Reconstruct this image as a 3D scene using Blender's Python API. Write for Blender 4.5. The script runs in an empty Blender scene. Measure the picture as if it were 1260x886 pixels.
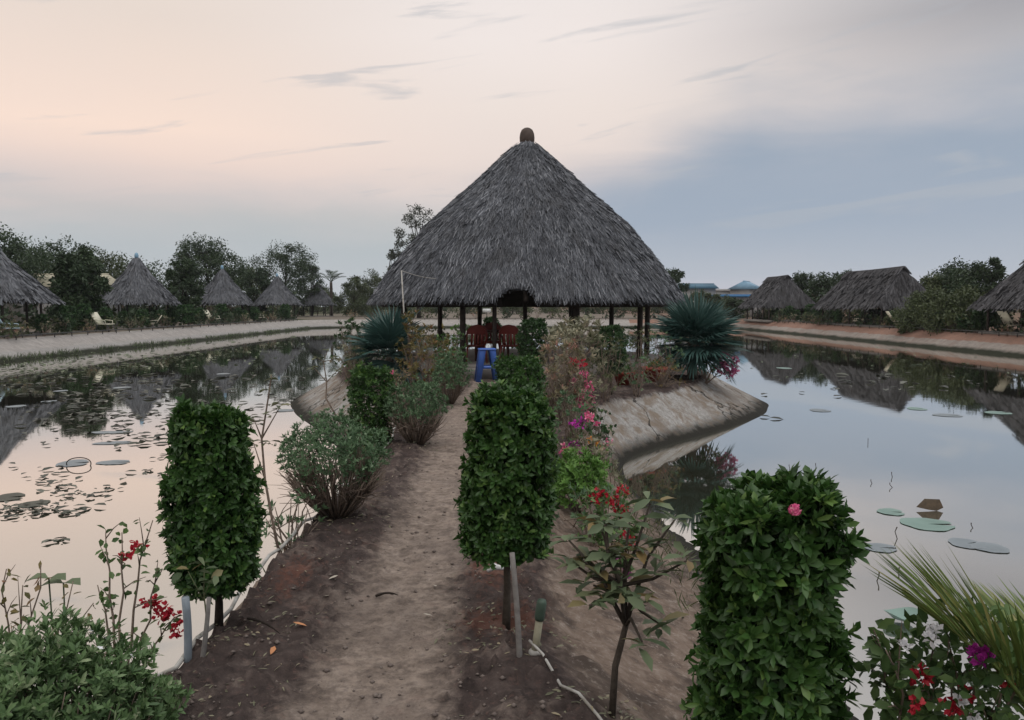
import bpy, math
import numpy as np
from mathutils import Vector

R = math.radians
scene = bpy.context.scene
COL = scene.collection
rng = np.random.default_rng(7)

# ------------------------------------------------------------------ camera maths
F = 970.0
PITCH = math.atan(66.0 / F)
CAMZ = 1.6

def ray(u, v):
    cx, cy = (u - 630) / F, -(v - 443) / F
    return np.array([cx, math.cos(PITCH) + math.sin(PITCH) * cy, -math.sin(PITCH) + math.cos(PITCH) * cy])

def at(u, v, Y):
    d = ray(u, v)
    return np.array([0, 0, CAMZ]) + d * (Y / d[1])

def gnd(u, v, z=0.0):
    d = ray(u, v)
    return np.array([0, 0, CAMZ]) + d * ((z - CAMZ) / d[2])

# ------------------------------------------------------------------ helpers
def unit(a):
    a = np.asarray(a, float)
    return a / np.maximum(np.linalg.norm(a, axis=-1, keepdims=True), 1e-9)

def hash2(ix, iy, seed):
    h = (ix.astype(np.int64) * 374761393 + iy.astype(np.int64) * 668265263 + seed * 974711) & 0x7fffffff
    h = ((h ^ (h >> 13)) * 1274126177) & 0x7fffffff
    return ((h ^ (h >> 16)) & 0xffff) / 65535.0

def vnoise(x, y, s, seed=0):
    x = np.asarray(x, float) * s; y = np.asarray(y, float) * s
    ix, iy = np.floor(x), np.floor(y)
    fx, fy = x - ix, y - iy
    fx = fx * fx * (3 - 2 * fx); fy = fy * fy * (3 - 2 * fy)
    a = hash2(ix, iy, seed); b = hash2(ix + 1, iy, seed); c = hash2(ix, iy + 1, seed); d = hash2(ix + 1, iy + 1, seed)
    return (a * (1 - fx) + b * fx) * (1 - fy) + (c * (1 - fx) + d * fx) * fy

def sstep(a, b, x):
    t = np.clip((np.asarray(x, float) - a) / (b - a), 0, 1)
    return t * t * (3 - 2 * t)

class MB:
    """collects geometry, builds ONE mesh object"""
    def __init__(self):
        self.v, self.f, self.r, self.m, self.n = [], [], [], [], 0
    def add(self, v, faces, rnd=0.5, mi=0):
        v = np.asarray(v, float).reshape(-1, 3)
        for fa in faces:
            fa = np.asarray(fa, np.int64)
            if fa.size:
                self.f.append(fa + self.n); self.m.append(np.full(len(fa), mi))
        self.v.append(v); self.r.append(np.broadcast_to(np.asarray(rnd, float), (len(v),)).copy())
        self.n += len(v)
        return self
    def tube(self, pts, radii, n=6, rnd=0.5, mi=0, cap=True):
        pts = np.asarray(pts, float); k = len(pts)
        radii = np.broadcast_to(np.asarray(radii, float), (k,))
        tan = unit(np.gradient(pts, axis=0))
        ref = np.array([0, 0, 1.0]) if abs(tan[0][2]) < .9 else np.array([1.0, 0, 0])
        u = unit(np.cross(tan[0], ref)); rings = []
        a = np.linspace(0, 2 * math.pi, n, endpoint=False)
        for i in range(k):
            u = u - tan[i] * np.dot(u, tan[i]); u = unit(u); w = np.cross(tan[i], u)
            rings.append(pts[i] + radii[i] * (np.cos(a)[:, None] * u + np.sin(a)[:, None] * w))
        v = np.concatenate(rings)
        i = np.arange(k - 1)[:, None] * n; j = np.arange(n)[None]; j2 = (j + 1) % n
        q = np.stack([i + j, i + j2, i + n + j2, i + n + j], -1).reshape(-1, 4)
        fs = [q]
        if cap:
            fs.append(np.arange(n)[::-1][None]); fs.append((np.arange(n) + (k - 1) * n)[None])
        return self.add(v, fs, rnd, mi)
    def box(self, c, s, rz=0.0, rnd=0.5, mi=0, tilt=0.0, bev=0.0):
        x, y, z = np.array(s, float) / 2
        b = min(bev, x * .9, y * .9, z * .9)
        if b > 0:
            pr = [(-x + b, -y), (x - b, -y), (x, -y + b), (x, y - b), (x - b, y), (-x + b, y), (-x, y - b), (-x, -y + b)]
            k = 1 - b / max(x, y)
            lv = [(p[0] * k, p[1] * k, -z) for p in pr] + [(p[0], p[1], -z + b) for p in pr] + [(p[0], p[1], z - b) for p in pr] + [(p[0] * k, p[1] * k, z) for p in pr]
            v = np.array(lv); n = 8
            i = np.arange(3)[:, None] * n; j = np.arange(n)[None]; j2 = (j + 1) % n
            fs = [np.stack([i + j, i + j2, i + n + j2, i + n + j], -1).reshape(-1, 4), np.arange(8)[::-1][None], (np.arange(8) + 24)[None]]
        else:
            v = np.array([[a, bb, cc] for cc in (-z, z) for a, bb in ((-x, -y), (x, -y), (x, y), (-x, y))])
            fs = [np.array([[3, 2, 1, 0], [4, 5, 6, 7], [0, 1, 5, 4], [1, 2, 6, 5], [2, 3, 7, 6], [3, 0, 4, 7]])]
        if tilt:
            ct, st = math.cos(tilt), math.sin(tilt)
            v = np.stack([v[:, 0], v[:, 1] * ct - v[:, 2] * st, v[:, 1] * st + v[:, 2] * ct], -1)
        cr, sr = math.cos(rz), math.sin(rz)
        v = np.stack([v[:, 0] * cr - v[:, 1] * sr, v[:, 0] * sr + v[:, 1] * cr, v[:, 2]], -1) + np.array(c, float)
        return self.add(v, fs, rnd, mi)
    def lathe(self, prof, n=24, c=(0, 0, 0), rnd=0.5, mi=0, close=True):
        prof = np.array(prof, float); k = len(prof)
        a = np.linspace(0, 2 * math.pi, n, endpoint=False)
        v = np.stack([prof[:, 0, None] * np.cos(a), prof[:, 0, None] * np.sin(a), np.repeat(prof[:, 1, None], n, 1)], -1).reshape(-1, 3) + np.array(c, float)
        i = np.arange(k - 1)[:, None] * n; j = np.arange(n)[None]; j2 = (j + 1) % n
        fs = [np.stack([i + j, i + j2, i + n + j2, i + n + j], -1).reshape(-1, 4)]
        if close:
            fs.append(np.arange(n)[::-1][None]); fs.append((np.arange(n) + (k - 1) * n)[None])
        return self.add(v, fs, rnd, mi)
    def leaves(self, P, D, N, L, W, rnd, detail=0, curl=0.12, mi=0):
        P = np.asarray(P, float); k = len(P)
        D = unit(D); S = unit(np.cross(D, N)); N = np.cross(S, D)
        L = np.broadcast_to(np.asarray(L, float), (k,))[:, None]; W = np.broadcast_to(np.asarray(W, float), (k,))[:, None]
        rnd = np.broadcast_to(np.asarray(rnd, float), (k,))
        if detail == 0:
            V = np.stack([P, P + D * .48 * L + S * W * .5 + N * W * .14, P + D * L - N * L * curl, P + D * .48 * L - S * W * .5 + N * W * .14], 1)
            b = np.arange(k)[:, None] * 4
            return self.add(V.reshape(-1, 3), [np.concatenate([b + [0, 1, 2], b + [0, 2, 3]])], np.repeat(rnd, 4), mi)
        c1, c2 = L * curl * .1, L * curl * .42
        V = np.stack([P,
                      P + D * .3 * L + S * W * .34 + N * (W * .16 - c1), P + D * .68 * L + S * W * .48 + N * (W * .16 - c2),
                      P + D * L - N * L * curl,
                      P + D * .68 * L - S * W * .48 + N * (W * .16 - c2), P + D * .3 * L - S * W * .34 + N * (W * .16 - c1),
                      P + D * .3 * L - N * c1, P + D * .66 * L - N * c2], 1)
        b = np.arange(k)[:, None] * 8
        tri = np.concatenate([b + [0, 1, 6], b + [7, 2, 3], b + [0, 6, 5], b + [7, 3, 4]])
        qd = np.concatenate([b + [6, 1, 2, 7], b + [5, 6, 7, 4]])
        return self.add(V.reshape(-1, 3), [tri, qd], np.repeat(rnd, 8), mi)
    def build(self, name, mat, parent=None, smooth=False, loc=None):
        me = bpy.data.meshes.new(name)
        v = np.concatenate(self.v); me.vertices.add(len(v)); me.vertices.foreach_set('co', v.ravel())
        lens = np.concatenate([np.full(len(f), f.shape[1]) for f in self.f])
        idx = np.concatenate([f.ravel() for f in self.f])
        me.loops.add(len(idx)); me.loops.foreach_set('vertex_index', idx.astype(np.int32))
        me.polygons.add(len(lens))
        me.polygons.foreach_set('loop_start', np.concatenate([[0], np.cumsum(lens)[:-1]]).astype(np.int32))
        me.polygons.foreach_set('loop_total', lens.astype(np.int32))
        mats = mat if isinstance(mat, (list, tuple)) else [mat]
        for m in mats: me.materials.append(m)
        if len(mats) > 1: me.polygons.foreach_set('material_index', np.concatenate(self.m).astype(np.int32))
        if smooth: me.polygons.foreach_set('use_smooth', np.ones(len(lens), bool))
        a = me.attributes.new('rnd', 'FLOAT', 'POINT'); a.data.foreach_set('value', np.concatenate(self.r).astype(np.float32))
        me.update(calc_edges=True); me.validate()
        o = bpy.data.objects.new(name, me); COL.objects.link(o)
        if parent is not None: o.parent = parent
        if loc is not None: o.location = loc
        return o

def tag(o, label=None, cat=None, group=None, kind=None):
    if label: o['label'] = label
    if cat: o['category'] = cat
    if group: o['group'] = group
    if kind: o['kind'] = kind
    return o

def thing(name, label, cat, loc=(0, 0, 0), rz=0.0, group=None, scale=None):
    o = bpy.data.objects.new(name, None); COL.objects.link(o)
    o.location = [float(c) for c in loc]; o.rotation_euler = (0, 0, rz); o.empty_display_size = .2
    if scale: o.scale = scale if isinstance(scale, (tuple, list)) else (scale,) * 3
    return tag(o, label, cat, group)

def dup(root, loc, rz=0.0, scale=None, label=None, group=None):
    r = root.copy(); COL.objects.link(r)
    r.location = [float(c) for c in loc]; r.rotation_euler = (0, 0, rz)
    if scale: r.scale = scale if isinstance(scale, (tuple, list)) else (scale,) * 3
    if label: r['label'] = label
    if group: r['group'] = group
    for ch in list(root.children):
        c = ch.copy(); COL.objects.link(c); c.parent = r
        for g in list(ch.children):
            d = g.copy(); COL.objects.link(d); d.parent = c
    return r

# ------------------------------------------------------------------ materials
class NT:
    def __init__(self, name):
        self.mat = bpy.data.materials.new(name); self.mat.use_nodes = True
        self.t = self.mat.node_tree; self.t.nodes.clear()
        self.out = self.n('ShaderNodeOutputMaterial')
    def n(self, typ, **kw):
        nd = self.t.nodes.new(typ)
        for k, val in kw.items():
            if k.startswith('_'): setattr(nd, k[1:], val)
            else: nd.inputs[k].default_value = val
        return nd
    def l(self, a, b): self.t.links.new(a, b)
    def noise(self, scale, detail=4, rough=.6, vec=None, dist=0.0):
        nd = self.n('ShaderNodeTexNoise', Scale=scale, Detail=detail, Roughness=rough, Distortion=dist)
        if vec is not None: self.l(vec, nd.inputs['Vector'])
        return nd.outputs['Fac']
    def ramp(self, fac, stops, interp='LINEAR'):
        nd = self.n('ShaderNodeValToRGB'); cr = nd.color_ramp; cr.interpolation = interp
        while len(cr.elements) < len(stops): cr.elements.new(.5)
        for e, (p, c) in zip(cr.elements, stops):
            e.position = p; e.color = (c, c, c, 1) if not hasattr(c, '__len__') else (*c, 1)
        self.l(fac, nd.inputs['Fac']); return nd.outputs['Color']
    def mix(self, fac, a, b, blend='MIX'):
        nd = self.n('ShaderNodeMix', _data_type='RGBA', _blend_type=blend)
        for val, s in ((fac, nd.inputs[0]), (a, nd.inputs[6]), (b, nd.inputs[7])):
            if hasattr(val, 'is_output'): self.l(val, s)
            elif hasattr(val, '__len__'): s.default_value = (*val, 1)
            else: s.default_value = val
        return nd.outputs[2]
    def math(self, op, a, b=None, c=None, clamp=False):
        nd = self.n('ShaderNodeMath', _operation=op, _use_clamp=clamp)
        for i, val in enumerate((a, b, c)):
            if val is None: continue
            if hasattr(val, 'is_output'): self.l(val, nd.inputs[i])
            else: nd.inputs[i].default_value = val
        return nd.outputs[0]
    def attr(self, name='rnd'): return self.n('ShaderNodeAttribute', _attribute_name=name).outputs['Fac']
    def pos(self): return self.n('ShaderNodeNewGeometry').outputs['Position']
    def obj(self): return self.n('ShaderNodeTexCoord').outputs['Object']
    def bump(self, h, strength=.5, dist=.02):
        nd = self.n('ShaderNodeBump', Strength=strength, Distance=dist); self.l(h, nd.inputs['Height']); return nd.outputs['Normal']
    def bsdf(self, color, rough=.8, spec=.3, normal=None):
        b = self.n('ShaderNodeBsdfPrincipled')
        for val, s in ((color, b.inputs['Base Color']), (rough, b.inputs['Roughness'])):
            if hasattr(val, 'is_output'): self.l(val, s)
            elif hasattr(val, '__len__'): s.default_value = (*val, 1)
            else: s.default_value = val
        b.inputs['Specular IOR Level'].default_value = spec
        if normal is not None: self.l(normal, b.inputs['Normal'])
        return b
    def done(self, sh):
        self.l(sh, self.out.inputs['Surface']); return self.mat

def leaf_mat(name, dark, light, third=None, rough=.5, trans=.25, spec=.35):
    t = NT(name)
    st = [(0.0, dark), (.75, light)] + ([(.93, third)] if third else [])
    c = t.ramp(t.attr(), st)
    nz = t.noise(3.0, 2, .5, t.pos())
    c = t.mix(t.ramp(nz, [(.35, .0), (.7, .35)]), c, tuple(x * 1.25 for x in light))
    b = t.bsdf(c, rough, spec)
    tr = t.n('ShaderNodeBsdfTranslucent'); t.l(c, tr.inputs['Color'])
    mx = t.n('ShaderNodeMixShader', Fac=trans); t.l(b.outputs[0], mx.inputs[1]); t.l(tr.outputs[0], mx.inputs[2])
    return t.done(mx.outputs[0])

def simple(name, c1, c2=None, rough=.7, scale=8.0, spec=.3, bump=.2, dist=.01):
    t = NT(name); v = t.obj(); nz = t.noise(scale, 6, .65, v)
    c = t.mix(t.ramp(nz, [(.3, 0.0), (.7, 1.0)]), c1, c2 or tuple(x * .6 for x in c1))
    return t.done(t.bsdf(c, rough, spec, t.bump(nz, bump, dist)).outputs[0])

M = {}
M['topiary'] = leaf_mat('topiary_leaf', (.012, .036, .010), (.046, .108, .024), (.12, .20, .05), rough=.42, spec=.35)
M['topiary_dark'] = leaf_mat('dark_topiary_leaf', (.011, .032, .011), (.034, .078, .025), (.06, .12, .035))
M['sage'] = leaf_mat('sage_leaf', (.035, .075, .035), (.10, .175, .085), (.22, .30, .19))
M['fresh'] = leaf_mat('fresh_leaf', (.04, .10, .02), (.12, .24, .05), (.18, .32, .08))
M['jasmine'] = leaf_mat('jasmine_leaf', (.036, .08, .030), (.115, .19, .075), (.27, .32, .19))
M['croton'] = leaf_mat('croton_leaf', (.05, .06, .02), (.15, .12, .04), (.22, .09, .05))
M['pinkleaf'] = leaf_mat('pink_leaf', (.075, .085, .04), (.21, .175, .105), (.40, .19, .16))
M['olive'] = leaf_mat('olive_leaf', (.035, .05, .02), (.10, .11, .055), (.17, .16, .09))
M['paleleaf'] = leaf_mat('pale_leaf', (.09, .10, .06), (.22, .21, .14), (.32, .27, .18))
M['bigleaf'] = leaf_mat('guava_leaf', (.035, .06, .025), (.12, .155, .085), (.20, .13, .05), rough=.6, trans=.2)
M['boug'] = leaf_mat('vine_leaf', (.03, .07, .02), (.09, .15, .05), (.12, .20, .06))
M['tree'] = leaf_mat('tree_leaf', (.012, .026, .012), (.034, .06, .026), (.055, .085, .034), trans=.15)
M['tree2'] = leaf_mat('olive_tree_leaf', (.022, .036, .014), (.06, .08, .03), (.085, .10, .04), trans=.15)
M['airy'] = leaf_mat('airy_tree_leaf', (.025, .034, .024), (.06, .07, .05), trans=.15)
M['palm'] = leaf_mat('fan_palm_leaf', (.014, .038, .034), (.042, .090, .080), (.07, .13, .115), rough=.45, trans=.1)
M['frond'] = leaf_mat('frond_leaf', (.04, .075, .015), (.14, .19, .05), (.26, .24, .09), rough=.45, trans=.3)
M['red'] = leaf_mat('red_bract', (.28, .014, .025), (.52, .035, .06), (.66, .10, .12), trans=.3, spec=.1)
M['magenta'] = leaf_mat('magenta_bract', (.26, .018, .22), (.52, .05, .40), (.62, .14, .50), trans=.3, spec=.1)
M['pink'] = leaf_mat('pink_bract', (.50, .06, .18), (.72, .17, .33), (.85, .42, .50), trans=.3, spec=.1)
M['dusky'] = leaf_mat('dusky_bract', (.20, .04, .12), (.42, .12, .24), (.55, .22, .30), trans=.3, spec=.1)
M['white'] = leaf_mat('white_petal', (.6, .6, .62), (.75, .75, .78), trans=.2, spec=.1)
M['orange'] = leaf_mat('orange_petal', (.55, .18, .02), (.70, .30, .04), trans=.2, spec=.1)
M['bark'] = simple('bark', (.10, .085, .07), (.045, .038, .032), .9, 30, .1, .6, .01)
M['darkbark'] = simple('dark_bark', (.045, .035, .03), (.02, .017, .015), .9, 30, .1, .6, .01)
M['twig'] = simple('twig_bark', (.22, .175, .14), (.11, .085, .07), .9, 40, .1, .4, .005)
M['greenstem'] = simple('green_stem', (.12, .14, .07), (.07, .07, .04), .8, 30, .2)
M['postwood'] = simple('post_wood', (.055, .045, .04), (.03, .025, .022), .85, 12, .15, .5, .01)
M['stake'] = simple('weathered_stake', (.22, .21, .20), (.12, .11, .105), .85, 20, .15, .5, .004)
M['greypipe'] = simple('grey_pipe', (.23, .27, .31), (.17, .20, .23), .5, 10, .3, .05)
M['pvc'] = simple('white_pvc', (.46, .46, .44), (.20, .18, .155), .5, 9, .3, .1)
M['cappvc'] = simple('green_cap', (.06, .10, .075), (.04, .06, .045), .5, 12, .3)
M['creampvc'] = simple('cream_pvc', (.34, .33, .24), (.20, .18, .13), .55, 12, .3)
M['maroon'] = simple('maroon_plastic', (.17, .028, .02), (.12, .02, .016), .45, 6, .4, .02)
M['blue'] = simple('blue_plastic', (.065, .15, .50), (.05, .12, .40), .42, 6, .4, .02)
M['tablewood'] = simple('table_wood', (.09, .03, .022), (.05, .02, .015), .5, 14, .3)
M['cream'] = simple('cream_plastic', (.62, .60, .48), (.50, .48, .38), .5, 6, .3, .03)
M['whiteplastic'] = simple('white_plastic', (.62, .64, .64), (.50, .52, .52), .5, 6, .3, .03)
M['paleblue'] = simple('pale_blue_plastic', (.42, .55, .62), (.34, .46, .52), .5, 6, .3, .03)
M['darkmetal'] = simple('dark_metal', (.05, .05, .05), (.03, .03, .03), .6, 20, .3)
M['redpot'] = simple('red_pot', (.24, .035, .022), (.16, .025, .018), .6, 10, .3, .1)
M['clay'] = simple('clay_finial', (.085, .062, .05), (.05, .038, .033), .7, 10, .25, .2)
M['wallgrey'] = simple('grey_render', (.36, .36, .36), (.27, .27, .27), .85, 3, .2)
M['beigeroof'] = simple('beige_roof', (.50, .47, .36), (.40, .37, .28), .7, 2, .2)
M['blueroof'] = simple('blue_roof', (.045, .17, .36), (.035, .13, .28), .5, 2, .3)
M['paleblueroof'] = simple('pale_blue_roof', (.20, .34, .46), (.15, .27, .38), .5, 2, .3)
M['mutedblueroof'] = simple('dull_blue_roof', (.06, .15, .22), (.045, .11, .17), .5, 2, .3)
M['floor'] = simple('worn_concrete_floor', (.24, .225, .21), (.14, .13, .12), .85, 2.5, .2, .3)
M['pad'] = leaf_mat('lily_pad', (.10, .17, .145), (.17, .255, .225), (.20, .24, .18), rough=.45, trans=.05)
M['padgrey'] = leaf_mat('grey_lily_pad', (.12, .145, .16), (.19, .22, .24), rough=.5, trans=.05)
M['deadpad'] = simple('dead_lotus_leaf', (.085, .062, .04), (.04, .03, .02), .7, 20, .2)
M['weed'] = leaf_mat('pond_weed', (.02, .024, .018), (.055, .06, .045), (.12, .125, .10), trans=.05)
M['greenweed'] = leaf_mat('green_pond_weed', (.03, .05, .02), (.08, .11, .05), (.18, .20, .13), trans=.05)
M['reed'] = simple('dead_stalk', (.05, .04, .032), (.025, .02, .018), .8, 20, .2)
M['fallen'] = leaf_mat('fallen_leaf', (.36, .14, .06), (.50, .23, .10), trans=.1)
M['fallenpale'] = leaf_mat('pale_fallen_leaf', (.28, .25, .20), (.42, .38, .32), trans=.1)
M['stone'] = simple('pebble', (.20, .17, .15), (.09, .07, .065), .9, 20, .2)
M['rag'] = simple('white_rag', (.6, .6, .6), (.45, .45, .45), .9, 14, .1, .5, .01)

def thatch_mat(name, c0, c1, c2):
    t = NT(name)
    c = t.ramp(t.attr(), [(0, c0), (.6, c1), (1, c2)])
    nz = t.noise(1.1, 4, .6, t.pos())
    c = t.mix(t.ramp(nz, [(.35, .45), (.62, 0.0)]), c, tuple(x * .8 for x in c0))
    mp = t.n('ShaderNodeMapping'); t.l(t.obj(), mp.inputs['Vector']); mp.inputs['Scale'].default_value = (1.6, 1.6, .28)
    c = t.mix(t.ramp(t.noise(1.5, 4, .6, mp.outputs[0]), [(.50, 0.0), (.68, .45)]), c, (c1[0] * .5, c1[1] * .47, c1[2] * .43))
    return t.done(t.bsdf(c, .85, .12).outputs[0])
M['thatch'] = thatch_mat('grey_thatch', (.058, .062, .072), (.155, .165, .185), (.36, .375, .405))
M['thatch_far'] = thatch_mat('dull_thatch', (.095, .100, .112), (.155, .162, .178), (.22, .228, .245))
M['thatch_brown'] = thatch_mat('brown_thatch', (.060, .060, .065), (.098, .098, .106), (.145, .145, .155))
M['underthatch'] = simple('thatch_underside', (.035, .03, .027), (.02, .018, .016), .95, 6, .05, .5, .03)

def soil_material():
    t = NT('dirt_causeway'); p = t.pos()
    n1 = t.noise(1.3, 6, .62, p); n2 = t.noise(9, 8, .7, p); n3 = t.noise(60, 6, .7, p); n4 = t.noise(3.2, 5, .6, p, .5)
    soil = t.ramp(n2, [(.30, (.026, .020, .019)), (.52, (.062, .047, .043)), (.75, (.115, .088, .079))])
    soil = t.mix(t.ramp(n4, [(.60, 0.0), (.75, .6)]), soil, (.115, .052, .038))
    soil = t.mix(t.ramp(n3, [(.62, 0.0), (.78, .55)]), soil, (.17, .14, .125))
    path = t.ramp(n2, [(.30, (.155, .122, .10)), (.55, (.265, .215, .18)), (.78, (.35, .295, .255))])
    path = t.mix(t.ramp(n1, [(.45, .0), (.70, .6)]), path, (.15, .122, .108))
    path = t.mix(t.ramp(n4, [(.60, 0.0), (.78, .45)]), path, (.25, .165, .14))
    path = t.mix(t.ramp(n3, [(.64, 0.0), (.76, .5)]), path, (.36, .33, .30))
    n5 = t.noise(22, 6, .75, p); n6 = t.noise(.8, 3, .5, p)
    pm = t.math('ADD', t.attr('path'), t.math('MULTIPLY', t.math('SUBTRACT', n2, .5), 1.3))
    pm = t.math('ADD', pm, t.math('MULTIPLY', t.math('SUBTRACT', n4, .5), 1.5))
    pm = t.math('ADD', pm, t.math('MULTIPLY', t.math('SUBTRACT', n1, .5), 1.5))
    path = t.mix(t.ramp(n5, [(.38, .65), (.55, 0.0)]), path, (.10, .08, .072))
    soil = t.mix(t.ramp(n5, [(.55, 0.0), (.72, .6)]), soil, (.125, .098, .09))
    soil = t.mix(t.ramp(t.math('ADD', t.attr('red'), t.math('MULTIPLY', t.math('SUBTRACT', n5, .5), 2.2)), [(.5, 0.0), (1.25, .6)]), soil, (.15, .064, .044))
    c = t.mix(t.ramp(pm, [(.05, 0.0), (.95, 1.0)]), soil, path)
    bank = t.ramp(n2, [(.28, (.085, .062, .05)), (.5, (.17, .128, .102)), (.75, (.27, .22, .185))])
    bank = t.mix(t.ramp(n4, [(.48, 0.0), (.62, .8)]), bank, (.055, .043, .037))
    conc = t.ramp(n2, [(.3, (.20, .192, .18)), (.7, (.38, .375, .365))])
    conc = t.mix(t.ramp(n4, [(.46, 0.0), (.60, .8)]), conc, (.175, .135, .10))
    vor = t.n('ShaderNodeTexVoronoi', _feature='DISTANCE_TO_EDGE', Scale=.42)
    wv = t.n('ShaderNodeVectorMath', _operation='MULTIPLY_ADD'); wv.inputs[1].default_value = (1, 1, 1)
    ncol = t.n('ShaderNodeTexNoise', Scale=2.2, Detail=5); t.l(p, ncol.inputs['Vector'])
    t.l(p, wv.inputs[0]); t.l(ncol.outputs['Color'], wv.inputs[2]); t.l(wv.outputs[0], vor.inputs['Vector'])
    crack = t.ramp(vor.outputs['Distance'], [(.004, 1.0), (.016, 0.0)])
    conc = t.mix(crack, conc, (.022, .02, .018))
    bank = t.mix(t.ramp(n5, [(.54, 0.0), (.68, .7)]), bank, (.33, .285, .25))
    conc = t.mix(t.ramp(n5, [(.36, .6), (.5, 0.0)]), conc, (.12, .105, .09))
    conc = t.mix(t.ramp(n1, [(.5, 0.0), (.62, .6)]), conc, (.15, .12, .095))
    bank = t.mix(t.attr('conc'), bank, conc)
    bm = t.math('ADD', t.attr('bank'), t.math('MULTIPLY', t.math('SUBTRACT', n2, .5), .7))
    c = t.mix(t.ramp(bm, [(.3, 0.0), (.7, 1.0)]), c, bank)
    sx = t.n('ShaderNodeSeparateXYZ'); t.l(p, sx.inputs[0])
    wet = t.math('ADD', sx.outputs['Z'], t.math('MULTIPLY', t.math('SUBTRACT', n4, .5), .22))
    c = t.mix(t.ramp(t.math('ADD', wet, .75), [(.07, 1.0), (.22, 0.0)]), c, (.022, .021, .017))
    h = t.math('ADD', t.math('MULTIPLY', n2, .6), t.math('MULTIPLY', n3, .4))
    return t.done(t.bsdf(c, .92, .15, t.bump(h, .9, .035)).outputs[0])
M['soil'] = soil_material()

def bank_material(name, upper, lower, split):
    t = NT(name); p = t.pos(); sx = t.n('ShaderNodeSeparateXYZ'); t.l(p, sx.inputs[0])
    n1 = t.noise(.7, 6, .65, p); n2 = t.noise(4, 6, .7, p)
    up = t.mix(t.ramp(n2, [(.3, 0.0), (.7, 1.0)]), upper[0], upper[1])
    lo = t.mix(t.ramp(n2, [(.3, 0.0), (.7, 1.0)]), lower[0], lower[1])
    z = t.math('ADD', sx.outputs['Z'], t.math('MULTIPLY', t.math('SUBTRACT', n1, .5), .3))
    c = t.mix(t.ramp(t.math('ADD', z, 1.0 - split), [(.97, 0.0), (1.0, 1.0)]), lo, up) if split is not None else up
    c = t.mix(t.ramp(n1, [(.5, 0.0), (.7, .5)]), c, tuple(x * .55 for x in upper[0]))
    c = t.mix(t.ramp(t.math('ADD', z, .75), [(.10, 1.0), (.24, 0.0)]), c, (.02, .023, .014))
    return t.done(t.bsdf(c, .9, .15, t.bump(n2, .5, .04)).outputs[0])
M['bank_left'] = bank_material('grey_bank_concrete', ((.34, .32, .30), (.22, .205, .195)), ((.30, .29, .28), (.22, .21, .2)), -.35)
M['bank_right'] = bank_material('red_earth_bank', ((.27, .158, .118), (.18, .118, .095)), ((.28, .25, .225), (.19, .17, .155)), -.25)

def ground_material():
    t = NT('dry_ground'); p = t.pos(); n1 = t.noise(.15, 6, .65, p); n2 = t.noise(2.5, 6, .7, p)
    sx = t.n('ShaderNodeSeparateXYZ'); t.l(p, sx.inputs[0])
    g = t.mix(t.ramp(n2, [(.3, 0.0), (.7, 1.0)]), (.20, .165, .14), (.11, .095, .08))
    g = t.mix(t.ramp(t.math('ADD', n1, t.math('MULTIPLY', t.math('ABSOLUTE', sx.outputs['X']), .006)), [(.62, 0.0), (.78, 1.0)]), g, (.05, .06, .028))
    red = t.ramp(t.math('DIVIDE', t.math('SUBTRACT', sx.outputs['X'], 17.0), 7.0), [(0.0, 0.0), (1.0, 1.0)])
    g = t.mix(t.math('MULTIPLY', red, .6), g, (.19, .11, .085))
    return t.done(t.bsdf(g, .95, .1, t.bump(n2, .4, .05)).outputs[0])
M['ground'] = ground_material()

def water_material():
    t = NT('pond_water'); p = t.pos()
    mp = t.n('ShaderNodeMapping'); t.l(p, mp.inputs['Vector']); mp.inputs['Scale'].default_value = (1, 1.0, 1)
    n1 = t.noise(1.4, 3, .5, mp.outputs[0]); n2 = t.noise(6, 2, .5, mp.outputs[0]); n0 = t.noise(.12, 3, .5, p)
    h = t.math('ADD', t.math('MULTIPLY', n1, .7), t.math('MULTIPLY', n2, .12))
    bp = t.n('ShaderNodeBump', Distance=.02); t.l(h, bp.inputs['Height'])
    t.l(t.math('MULTIPLY', t.ramp(n0, [(.35, .25), (.65, 1.0)]), .085), bp.inputs['Strength'])
    df = t.n('ShaderNodeBsdfDiffuse', Color=(.055, .058, .040, 1))
    gl = t.n('ShaderNodeBsdfGlossy', Color=(.95, .94, .92, 1), Roughness=.03); t.l(bp.outputs[0], gl.inputs['Normal'])
    fr = t.n('ShaderNodeFresnel', IOR=1.33); t.l(bp.outputs[0], fr.inputs['Normal'])
    mr = t.n('ShaderNodeMapRange'); t.l(fr.outputs[0], mr.inputs['Value'])
    mr.inputs['From Min'].default_value = .02; mr.inputs['From Max'].default_value = .5
    mr.inputs['To Min'].default_value = .60; mr.inputs['To Max'].default_value = .93
    mx = t.n('ShaderNodeMixShader'); t.l(mr.outputs[0], mx.inputs[0]); t.l(df.outputs[0], mx.inputs[1]); t.l(gl.outputs[0], mx.inputs[2])
    return t.done(mx.outputs[0])
M['water'] = water_material()

# ------------------------------------------------------------------ setting: causeway + island as one height field
WZ = -.75
ykeys = np.array([-9, 1.5, 2.6, 3.6, 5, 6.5, 8, 9.2, 10.5, 12, 13.3, 15, 17, 19, 20.5, 22, 24, 26, 27.3, 28.2])
kxl = np.array([-1.5, -1.5, -1.5, -1.48, -1.48, -1.45, -1.42, -1.42, -1.5, -1.75, -2.1, -2.75, -3.6, -4.2, -4.4, -4.4, -4.1, -3.0, -1.6, -.2])
kwl = np.array([-2.1, -2.05, -2.0, -1.98, -1.98, -2.0, -2.05, -2.15, -2.3, -2.6, -3.0, -3.75, -4.7, -5.4, -5.6, -5.6, -5.2, -4.0, -2.4, -.3])
kxr = np.array([.7, .62, .42, .14, .10, .28, .50, .68, .85, 1.08, 1.55, 2.85, 4.05, 4.75, 4.95, 4.9, 4.5, 3.4, 2.0, .3])
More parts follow.
